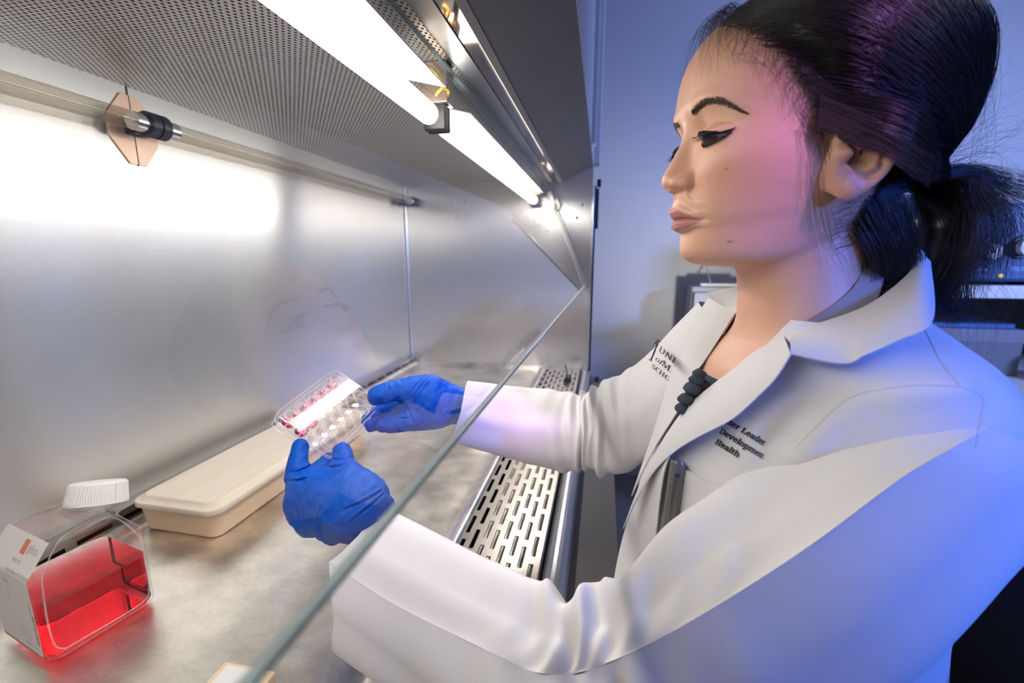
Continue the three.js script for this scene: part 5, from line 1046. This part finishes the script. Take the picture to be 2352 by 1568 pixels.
// ---------------------------------------------------------------- red medium bottle
{
  const yw = -1.37, e1 = V(Math.cos(yw), 0, Math.sin(yw)), e2 = V(-Math.sin(yw), 0, Math.cos(yw)).negate();   // e1 away along the cabinet, e2 to the back left
  const t = thing('medium_bottle', 'clear square-shouldered bottle half full of red liquid with white ribbed cap and label', 'bottle', P(-0.555, YF, -0.328));
  const c0 = V(-0.567, EYE + YF, -0.325), a = 0.0487, b = 0.048;
  const Q = (s, w, y) => c0.clone().addScaledVector(e1, s).addScaledVector(e2, w).add(V(0, y, 0));
  // rounded rectangle rings from base to neck; the shoulders slope in along e1
  const ringQ = (ha, hb, r, k = 7) => { const o = []; [[1, 1, 0], [-1, 1, 1], [-1, -1, 2], [1, -1, 3]].forEach(([sx, sy, q]) => { for (let i = 0; i <= k; i++) { const g = (q + i / k) * Math.PI / 2; o.push([sx * (ha - r) + r * Math.cos(g), sy * (hb - r) + r * Math.sin(g)]); } }); o.push(o[0]); return o; };
  const lean = (y) => [0.012 * sstep(0.125, 0.152, y), -0.042 * sstep(0.125, 0.152, y)]; // neck set off towards the far right corner
  const rows = [[0.0012, a - 0.014, b - 0.012, 0.008], [0.0002, a - 0.011, b - 0.009, 0.009], [0.0012, a - 0.007, b - 0.006, 0.010], [0.0045, a - 0.0025, b - 0.0022, 0.012], [0.010, a, b, 0.013], [0.030, a, b, 0.013], [0.060, a, b, 0.013], [0.095, a, b, 0.013], [0.100, a - 0.001, b, 0.013], [0.105, a - 0.005, b - 0.0003, 0.013], [0.132, a - 0.023, b - 0.004, 0.013], [0.139, a - 0.026, b - 0.007, 0.014], [0.142, a - 0.0275, b - 0.012, 0.0165], [0.144, 0.0195, 0.0195, 0.0190], [0.158, 0.0190, 0.0190, 0.0188]];
  const surf = (u, v) => { const q = spl(rows, v), rq = ringQ(q[1], q[2], Math.min(q[3], q[1] - 0.0005, q[2] - 0.0005)), i = Math.min(rq.length - 2, Math.floor(u * (rq.length - 1))), f = u * (rq.length - 1) - i, [ls, lw] = lean(q[0]); return Q(lerp(rq[i][0], rq[i + 1][0], f) + ls, lerp(rq[i][1], rq[i + 1][1], f) + lw, q[0]); };
  const nU = 32;
  const glassB = phys({ color: lin(0.95, 0.955, 0.96), roughness: 0.03, transmission: 1, thickness: 0, ior: 1.5, side: THREE.DoubleSide });
  part('bottle_body', sheet((u, v) => surf(Math.round(u * nU) / nU, v), nU, 70, true), glassB, t);
  // ridge framing the side panel
  const fr = []; for (const [s, y] of [[-0.036, 0.014], [0.036, 0.014], [0.040, 0.022], [0.040, 0.090], [0.036, 0.104], [0.018, 0.131], [-0.018, 0.131], [-0.024, 0.127], [-0.040, 0.102], [-0.042, 0.090], [-0.042, 0.022], [-0.036, 0.014]]) fr.push(Q(s, -b - 0.0002 + (y > 0.1 ? (y - 0.1) * 0.13 : 0), y));
  part('panel_ridge', tube(fr, 0.0008, 120, 6), phys({ color: lin(0.93, 0.93, 0.94), roughness: 0.08, transmission: 0.8, thickness: 0, ior: 1.5 }), t);
  // liquid
  const lr = [[0.0035, a - 0.012, b - 0.010, 0.008], [0.0030, a - 0.009, b - 0.008, 0.009], [0.0060, a - 0.0045, b - 0.0042, 0.011], [0.0105, a - 0.0022, b - 0.0022, 0.0115], [0.066, a - 0.0022, b - 0.0022, 0.0115]];
  const lg = sheet((u, v) => { const q = lr[Math.round(v * 4)], rq = ringQ(q[1], q[2], q[3]); const c = rq[Math.round(u * nU)]; return Q(c[0], c[1], q[0]); }, nU, 4, true);
  const capG = (y, q) => sheet((u, v) => { const rq = ringQ(q[1], q[2], q[3]), c = rq[Math.round(u * nU)]; return v < 0.5 ? Q(c[0], c[1], y) : Q(0, 0, y); }, nU, 1);
  const bot = capG(0.0035, lr[0]); { const k = bot.index.array; for (let i = 0; i < k.length; i += 3) { const x = k[i]; k[i] = k[i + 1]; k[i + 1] = x; } bot.computeVertexNormals(); }
  part('liquid', mergeGeometries([lg, capG(0.066, lr[4]), bot]), phys({ color: lin(1, 0.95, 0.95), roughness: 0.0, transmission: 1, thickness: 0.05, ior: 1.15, attenuationColor: lin(0.86, 0.13, 0.165), attenuationDistance: 0.050 }), t, 'red liquid');
  // cap with ribs and the ring under it
  const base = Q(lean(0.2)[0], lean(0.2)[1], 0.150), ax = V(-0.12, 1, -0.36).normalize(), m = new THREE.Matrix4().makeBasis(V().crossVectors(ax, V(0, 0, 1)).normalize(), ax, V().crossVectors(V().crossVectors(ax, V(0, 0, 1)).normalize(), ax)).setPosition(base);
  const capShape = sheet((u, v) => { const p = [[0.0262, 0], [0.0262, 0.0018], [0.0257, 0.0035], [0.0238, 0.0205], [0.0231, 0.0219], [0.0216, 0.0227], [0.0, 0.0230]], q = p[Math.round(v * 6)], th = u * 2 * Math.PI, r = q[0] + (v > 0.3 && v < 0.6 ? 0.0004 * Math.sign(Math.sin(th * 72)) : 0); return V(r * Math.cos(th), q[1], -r * Math.sin(th)); }, 432, 6, true);
  part('cap', capShape.applyMatrix4(m), std({ color: lin(0.84, 0.82, 0.78), roughness: 0.5 }), t);
  const ring = new THREE.TorusGeometry(0.0220, 0.0020, 8, 40); ring.rotateX(Math.PI / 2); ring.translate(0, -0.005, 0); part('neck_ring', ring.applyMatrix4(m), glassB, t);
  // label: lies on the front and its shoulder
  const cv = document.createElement('canvas'); cv.width = 1024; cv.height = 1400; const x = cv.getContext('2d');
  x.fillStyle = '#efe9e4'; x.fillRect(0, 0, 1024, 1400); x.fillStyle = '#e98355'; x.fillRect(560, 40, 110, 130); x.fillStyle = '#8d7f76'; x.font = '92px sans-serif'; x.fillText('gibco', 700, 135);
  x.fillStyle = '#6b625d'; x.font = '44px sans-serif'; x.fillText('HBSS (1X)', 500, 250); x.fillText('Hanks\u2019 Balanced Salt Solution', 470, 335); x.fillText('500 mL', 380, 500);
  x.font = '30px sans-serif'; for (const [s, y] of [['REF', 620], ['LOT', 665], ['EXP', 710]]) x.fillText(s, 420, y);
  x.font = '22px sans-serif'; ['Store at 15 to 30 C', 'For further manufacturing use', 'not for human or animal use', 'in cell culture processing'].forEach((s, i) => x.fillText(s, 540, 1050 + i * 44)); x.strokeStyle = '#6b625d'; x.lineWidth = 3; x.strokeRect(640, 1228, 110, 44); x.fillText('500 mL', 655, 1258); x.fillText('00736', 850, 1262);
  x.save(); x.translate(935, 640); x.rotate(Math.PI / 2); x.font = '58px sans-serif'; x.fillStyle = '#4a4542'; x.fillText('gibco', 0, 0); x.restore();
  x.fillStyle = '#57514e'; { const s0 = seed; seed = 9; let y = 800; while (y < 1190) { const h = 3 + Math.floor(rnd() * 8); x.fillRect(940, y, 62, h); y += h + 3 + Math.floor(rnd() * 7); } seed = s0; }
  x.fillStyle = '#c98f74'; x.fillRect(0, 1330, 1024, 70);
  const tx = new THREE.CanvasTexture(cv); tx.colorSpace = THREE.SRGBColorSpace; tx.anisotropy = 8;
  const lab = sheet((u, v) => { const y = lerp(0.006, 0.128, v), q = spl(rows, clamp((() => { let lo = 0.2, hi = 0.8; for (let i = 0; i < 30; i++) { const m = (lo + hi) / 2; if (spl(rows, m)[0] < y) lo = m; else hi = m; } return lo; })())); const [ls, lw] = lean(q[0]); return Q(-q[1] - 0.0006 + ls, lerp(b - 0.002, -b + 0.0085, u) + lw * 0.8, y); }, 12, 40);
  part('label', lab, std({ map: tx, roughness: 0.55, side: THREE.DoubleSide }), t, 'white printed label');
}

// ---------------------------------------------------------------- long cream tray with a lid
{
  const t = thing('lidded_tray', 'long cream plastic box with a stained flat lid on the cabinet worktop', 'box', P(-0.607, YF, -0.66));
  const cx = -0.606, cz = -0.680, ringR = (ha, hb, r, k = 6) => { const o = []; [[1, 1, 0], [-1, 1, 1], [-1, -1, 2], [1, -1, 3]].forEach(([sx, sy, q]) => { for (let i = 0; i <= k; i++) { const g = (q + i / k) * Math.PI / 2; o.push([sx * (ha - r) + r * Math.cos(g), sy * (hb - r) + r * Math.sin(g)]); } }); o.push(o[0]); return o; };
  const loft = (rows) => { const n = ringR(1, 1, 0.1).length - 1; const g = sheet((u, v) => { const q = rows[Math.round(v * (rows.length - 1))], c = ringR(q[1], q[2], Math.max(1e-5, q[3]))[Math.round(u * n)]; return P(cx + c[0], YF + q[0], cz + c[1]); }, n, rows.length - 1, true); const p = g.attributes.position, uv = g.attributes.uv; for (let i = 0; i < p.count; i++) uv.setXY(i, (p.getX(i) - cx + 0.08) / 0.16, (p.getZ(i) - cz + 0.24) / 0.48); return g; };
  const A = 0.0735, B = 0.212;
  const cream = std({ color: lin(0.80, 0.60, 0.40), roughness: 0.45 });
  const mapC = texture(256, 768, (x, y) => { const v = y / 768, u = x / 256; let w = pnoise(u * 40, v * 3, 40, 3, 41) * 0.5 + pnoise(u * 90, v * 8, 90, 8, 42) * 0.3 + pnoise(u * 7, v * 14, 7, 14, 43) * 0.2; let r = 0.92 + 0.02 * (w - 0.5), g = 0.875 + 0.025 * (w - 0.5), b = 0.80 + 0.04 * (w - 0.5);
    const st = sstep(0.55, 0.75, pnoise(u * 5, v * 16, 5, 16, 44)) * Math.exp(-Math.pow((v - 0.25) / 0.05, 2) - Math.pow((u - 0.42) / 0.18, 2)) + 0.10 * sstep(0.68, 0.80, pnoise(u * 24, v * 5, 24, 5, 45)); r -= 0.06 * st; g -= 0.17 * st; b -= 0.30 * st; return [r, g, b]; }, true);
  const lidM = std({ map: mapC, roughness: 0.42 });
  part('tray', loft([[0.0016, 0.02, 0.05, 0.01], [0.0004, A - 0.012, B - 0.012, 0.012], [0.002, A - 0.009, B - 0.009, 0.014], [0.006, A - 0.0065, B - 0.0065, 0.016], [0.044, A - 0.002, B - 0.002, 0.018], [0.0455, A + 0.001, B + 0.001, 0.019], [0.048, A + 0.001, B + 0.001, 0.019]]), cream, t);
  part('lid', loft([[0.0445, A + 0.0015, B + 0.0015, 0.0195], [0.0440, A + 0.003, B + 0.003, 0.020], [0.0505, A + 0.003, B + 0.003, 0.020], [0.0520, A + 0.0015, B + 0.0015, 0.019], [0.0535, A - 0.006, B - 0.006, 0.016], [0.0575, A - 0.008, B - 0.008, 0.015], [0.0590, A - 0.0105, B - 0.0105, 0.013], [0.0590, A - 0.03, B - 0.05, 0.01], [0.0590, 0.001, 0.002, 0.0005]]), lidM, t);
}
// small carton at the lower edge of the picture
{
  const o = aty => aty, t = thing('small_carton', 'small cream carton with a white label on the worktop, cut off by the bottom edge', 'box', P(-0.30, YF, -0.255));
  part('carton', box(-0.340, -0.285, YF + 0.0003, YF + 0.030, -0.290, -0.225, 0.002), std({ color: lin(0.80, 0.62, 0.40), roughness: 0.6 }), t);
  part('label', box(-0.334, -0.292, YF + 0.0302, YF + 0.0306, -0.286, -0.235, 0), M.white, t, 'white label');
}
// black clip on the far end of the grille
{
  const y = YF + 0.010, t = thing('binder_clip', 'small black clip standing on the far end of the slotted grille', 'clip', P(-0.098, y, -1.40));
  part('clip_jaw', sweepZ([[-0.112, y], [-0.086, y], [-0.092, y + 0.016], [-0.106, y + 0.016]], -1.412, -1.372, 0.001), M.black, t);
  part('clip_arm', tube([P(-0.099, y + 0.015, -1.386), P(-0.103, y + 0.035, -1.392), P(-0.108, y + 0.052, -1.396)], 0.0045, 8, 8, 0.5), M.black, t);
}

// ---------------------------------------------------------------- the lab behind her
{
  const sy = -0.092, t = thing('wall_shelf', 'white shelf behind her carrying the blue instrument', 'shelf', P(1.6, -1.203, -2.0));
  part('shelf_board', box(0.98, 2.45, sy - 0.042, sy, -2.33, -1.72, 0.004), M.white, t);
  part('shelf_back', box(0.98, 2.45, -0.42, sy - 0.043, -2.345, -2.32, 0.002), M.greyPaint, t);
  for (const x of [0.99, 2.42]) part('shelf_side', box(x, x + 0.025, -0.44, sy - 0.043, -2.31, -1.75, 0.003), M.greyPaint, t);
}
{
  const t = thing('lab_bench', 'grey lab bench with white top under the shelf behind her', 'bench', P(1.6, -1.203, -2.0));
  part('bench_top', box(0.98, 2.46, -0.475, -0.441, -2.34, -1.60, 0.005), M.white, t);
  part('bench_body', box(0.99, 2.45, -1.10, -0.476, -2.33, -1.64, 0.004), M.paint, t);
  part('plinth', box(0.98, 2.44, -1.203, -1.101, -2.33, -1.70, 0.002), M.greyPaint, t);
  for (let i = 0; i < 3; i++) { const d = part('door', box(0.995 + i * 0.485, 1.465 + i * 0.485, -1.08, -0.49, -1.6395, -1.622, 0.004), M.paint, t); part('handle', box(1.18 + i * 0.495, 1.28 + i * 0.495, -0.53, -0.52, -1.621, -1.606, 0.003), M.zinc, d); }
}
{
  const y0 = -0.0915, blue = std({ color: lin(0.035, 0.10, 0.26), roughness: 0.5 }), t = thing('instrument', 'blue lab instrument with white knobs and a small yellow lamp on the shelf', 'instrument', P(1.4, y0, -1.95));
  part('housing', box(1.145, 1.66, y0 + 0.012, 0.169, -2.12, -1.735, 0.012), blue, t);
  part('foot', box(1.17, 1.22, y0 + 0.0005, y0 + 0.0115, -1.80, -1.76, 0.002), M.black, t); part('foot', box(1.58, 1.63, y0 + 0.0005, y0 + 0.0115, -1.80, -1.76, 0.002), M.black, t);
  part('foot', box(1.17, 1.22, y0 + 0.0005, y0 + 0.0115, -2.10, -2.06, 0.002), M.black, t); part('foot', box(1.58, 1.63, y0 + 0.0005, y0 + 0.0115, -2.10, -2.06, 0.002), M.black, t);
  const kz = -1.7345, knob = (px, py, r, ringed) => { const k = kz / at(px, py, 1).z, q = at(px, py, k); const disc = (rad, d, m, n, l) => { const g = new THREE.CylinderGeometry(rad * 0.94, rad, d, 28); g.rotateX(Math.PI / 2); g.translate(q.x, q.y, q.z + d / 2); part(n, g, m, t, l); }; if (ringed) disc(r * 1.5, 0.006, M.black, 'knob_ring'); disc(r, 0.022, M.white, 'knob', 'white knob'); };
  knob(2272, 577, 0.024, false); knob(2350, 567, 0.026, true); knob(2430, 567, 0.026, true);
  { const k = kz / at(2298, 633, 1).z, q = at(2298, 633, k), g = new THREE.SphereGeometry(0.006, 14, 10); g.translate(q.x, q.y, q.z); part('indicator_lamp', g, std({ color: lin(0.9, 0.7, 0.05), emissive: lin(1, 0.75, 0.05), emissiveIntensity: 0.7, roughness: 0.4 }), t, 'yellow lamp'); }
  part('label_strip', box(1.30, 1.60, -0.045, -0.030, -1.7352, -1.7335, 0), std({ color: lin(0.12, 0.24, 0.5), roughness: 0.5 }), t);
  part('label_strip', box(1.30, 1.45, 0.005, 0.012, -1.7352, -1.7335, 0), std({ color: lin(0.3, 0.42, 0.62), roughness: 0.5 }), t);
  part('label_strip', box(1.18, 1.24, -0.045, -0.037, -1.7352, -1.7335, 0), std({ color: lin(0.3, 0.42, 0.62), roughness: 0.5 }), t);
}
{
  const t = thing('beige_canister', 'rounded beige canister with a dark knob standing on the blue instrument', 'canister', P(1.26, 0.17, -1.9));
  const g = new RoundedBoxGeometry(0.20, 0.118, 0.22, 6, 0.04); g.translate(1.235, 0.170 + 0.059 + EYE, -1.90); part('dome', g, std({ color: lin(0.50, 0.47, 0.42), roughness: 0.5 }), t);
  const k = new THREE.CylinderGeometry(0.012, 0.010, 0.030, 16); k.translate(1.215, 0.303 + EYE, -1.90); part('knob', k, std({ color: lin(0.10, 0.04, 0.03), roughness: 0.4 }), t);
}
// crumpled plastic wraps on the bench
[['crumpled white plastic wrap on the bench, the nearer of two', 1.13, -1.78, 0.13, 0.17, 1], ['crumpled clear-white plastic bag on the bench behind the nearer one', 1.72, -1.80, 0.12, 0.20, 5]].forEach(([label, x, z, r, h, sd]) => {
  const g = sheet((u, v) => { const th = u * 2 * Math.PI, e = v * Math.PI / 2, c = Math.cos(th), s = Math.sin(th), q = 0.75 + 0.55 * (noise(c * 2.2 + sd, s * 2.2 + sd, v * 3) - 0.4) + 0.35 * Math.abs(noise(c * 5 + sd, s * 5, v * 7 + sd) - 0.5); return P(x + r * q * c * Math.cos(e), -0.4405 + h * q * Math.sin(e) * 0.8 + 0.0004, z + r * q * s * Math.cos(e)); }, 64, 26, true);
  const o = part('plastic_bag', g, phys({ color: lin(0.62, 0.66, 0.74), roughness: 0.22, transmission: 0.25, thickness: 0, side: THREE.DoubleSide }), null); meta(o, label, 'plastic bag');
});
{ const o = part('blue_pad', box(1.12, 1.52, -0.265, -0.245, -2.20, -1.95, 0.006), std({ color: lin(0.12, 0.26, 0.62), roughness: 0.6 }), null); o.name = 'folded_pad'; meta(o, 'folded blue pad lying over the stacked boxes under the shelf', 'pad'); }
{ const t = thing('storage_box', 'grey cardboard storage box under the blue pad on the bench', 'box', P(1.32, -0.44, -2.08)); part('carton', box(1.10, 1.54, -0.4405, -0.2655, -2.22, -1.93, 0.004), std({ color: lin(0.20, 0.21, 0.24), roughness: 0.7 }), t); part('lid_flap', box(1.098, 1.542, -0.315, -0.2652, -2.222, -1.928, 0.003), std({ color: lin(0.26, 0.27, 0.31), roughness: 0.7 }), t); }
{
  const t = thing('storage_cabinet', 'pale grey metal cabinet by the far wall behind her shoulder', 'cabinet', P(0.7, -1.203, -2.2));
  part('cabinet_body', box(0.42, 0.96, -1.203, -0.137, -2.345, -2.21, 0.006), std({ color: lin(0.42, 0.43, 0.43), roughness: 0.5 }), t);
  const d = part('door', box(0.43, 0.95, -1.16, -0.165, -2.2095, -2.194, 0.004), std({ color: lin(0.46, 0.47, 0.47), roughness: 0.5 }), t); part('handle', box(0.445, 0.455, -0.7, -0.58, -2.1935, -2.172, 0.003), M.zinc, d);
  part('top_rail', box(0.46, 0.64, -0.1365, -0.122, -2.26, -2.22, 0.004), M.white, t);
}
{ const o = part('wall_cable', tube([P(0.505, -0.12, -2.23), P(0.50, -0.02, -2.335), P(0.495, 0.10, -2.3435)], 0.003, 14, 6), M.white, null); meta(o, 'thin white cable running up the wall from the grey cabinet', 'cable'); }

// ---------------------------------------------------------------- her chair and what is below the coat
{
  const fab = std({ color: lin(0.012, 0.012, 0.014), roughness: 0.95, bumpMap: rep(T.weave, 6, 6), bumpScale: 0.0008 });
  const t = thing('office_chair', 'black fabric office chair behind the person, mostly out of the picture', 'chair', P(0.20, -1.203, -0.44));
  const back = new RoundedBoxGeometry(0.07, 0.46, 0.44, 6, 0.034); { const p = back.attributes.position; for (let i = 0; i < p.count; i++) p.setX(i, p.getX(i) + 0.35 * p.getZ(i) * p.getZ(i) * -1); back.computeVertexNormals(); } back.rotateZ(-0.12); back.translate(0.405, -0.47 + EYE, -0.42); part('backrest', back, fab, t);
  const seat = new RoundedBoxGeometry(0.46, 0.08, 0.46, 6, 0.038); seat.translate(0.16, -0.735 + EYE, -0.44); part('seat', seat, fab, t);
  part('back_bracket', box(0.385, 0.415, -0.80, -0.62, -0.47, -0.41, 0.006), M.black, t); part('back_bracket', box(0.15, 0.41, -0.82, -0.79, -0.47, -0.41, 0.006), M.black, t);
  part('column', tube([P(0.16, -0.79, -0.44), P(0.16, -1.10, -0.44)], 0.028, 4, 14), M.black, t);
  for (let i = 0; i < 5; i++) { const a = i * 1.2566 + 0.3, x = 0.16 + 0.28 * Math.cos(a), z = -0.44 + 0.28 * Math.sin(a); const l = part('leg', tube([P(0.16, -1.10, -0.44), P(x, -1.135, z)], 0.02, 4, 10), M.black, t); const w = new THREE.TorusGeometry(0.018, 0.012, 8, 18); w.translate(x, -1.203 + 0.0302 + EYE, z); part('caster', w, M.black, l); }
  const sd = (p, c, r, k) => c.reduce((d, q) => smin(d, cone(p, q[0], q[1], q[2], q[3]), k), 9);
  const legs = [-1, 1].flatMap((s) => [[[0.17, EYE - 0.60, -0.44 + 0.085 * s], [-0.16, EYE - 0.715, -0.44 + 0.10 * s], 0.080, 0.058], [[-0.16, EYE - 0.715, -0.44 + 0.10 * s], [-0.13, EYE - 1.10, -0.44 + 0.09 * s], 0.056, 0.040]]);
  part('trousers', nets((p) => sd(p, [...legs, [[0.18, EYE - 0.58, -0.53], [0.18, EYE - 0.58, -0.35], 0.095, 0.095]], 0, 0.05), [-0.26, EYE - 1.17, -0.66], [0.31, EYE - 0.46, -0.22], 0.012), std({ color: lin(0.03, 0.033, 0.045), roughness: 0.85 }), person);
  for (const s of [-1, 1]) part('shoe', nets((p) => smax(smin(cone(p, [-0.11, EYE - 1.155, -0.44 + 0.09 * s], [-0.29, EYE - 1.168, -0.44 + 0.105 * s], 0.042, 0.032), cone(p, [-0.12, EYE - 1.10, -0.44 + 0.09 * s], [-0.12, EYE - 1.14, -0.44 + 0.09 * s], 0.044, 0.042), 0.03), EYE - 1.2025 - p[1], 0.004), [-0.35, EYE - 1.22, -0.52 + 0.09 * s], [-0.04, EYE - 1.04, -0.36 + 0.1 * s], 0.008), M.black, person);
}
// ---------------------------------------------------------------- room fittings that give the light
{
  const g = box(1.60, 2.20, 1.466, 1.498, -1.025, 0.125, 0.004);
  const t = thing('ceiling_light', 'dim flat ceiling light panel high over the lab to the right', 'lamp', P(1.9, 1.48, -0.45));
  part('frame', g, M.white, t);
  part('diffuser', box(1.625, 2.175, 1.464, 1.4665, -1.0, 0.1, 0), std({ color: lin(0.8, 0.8, 0.8), emissive: lin(...ROOM_TINT), emissiveIntensity: 0.6 }), t);
}
[[BLUE_AT, BLUE_TO, BLUE_TINT, 'blue gelled studio light on a stand at her right, beside the camera'], [WASH_AT, WASH_TO, WASH_TINT, 'blue gelled studio light aimed at the far wall, beyond the shelf'], [PINK_AT, PINK_TO, PINK_TINT, 'violet gelled studio light on a stand, aimed at her temple'], [BACK_AT, BACK_TO, BACK_TINT, 'small white studio light hidden behind her back, aimed at the wall']].forEach(([BA, BT, tint, label]) => {
  const b = V(BA[0], BA[1] + EYE, BA[2]), d = V(BT[0], BT[1] + EYE, BT[2]).sub(b).normalize();
  const t = thing('studio_light', label, 'lamp', P(BA[0] + 0.05, -1.203, BA[2] + 0.05));
  const side = V().crossVectors(d, V(0, 1, 0)).normalize(), up = V().crossVectors(side, d);
  const m = new THREE.Matrix4().makeBasis(side, up, d.clone().negate());
  const place = (g, o) => { g.applyMatrix4(m); g.translate(b.x + d.x * o, b.y + d.y * o, b.z + d.z * o); return g; };
  part('housing', place(new RoundedBoxGeometry(0.27, 0.27, 0.05, 2, 0.01), -0.035), M.black, t);
  part('gel_face', place(new THREE.CylinderGeometry(0.115, 0.115, 0.002, 32).rotateX(Math.PI / 2), -0.006), std({ color: lin(0.3, 0.4, 0.8), emissive: lin(...tint), emissiveIntensity: 2 }), t);
  const p = b.clone().addScaledVector(d, -0.07);
  part('pole', tube([V(p.x, 0.02, p.z), V(p.x, p.y, p.z)], 0.016, 4, 10), M.black, t);
  for (let i = 0; i < 3; i++) { const a = i * 2.1 + 0.4; part('leg', tube([V(p.x, 0.35, p.z), V(p.x + 0.4 * Math.cos(a), 0.012, p.z + 0.4 * Math.sin(a))], 0.011, 4, 8), M.black, t); }
});
renderer.render(scene, camera);
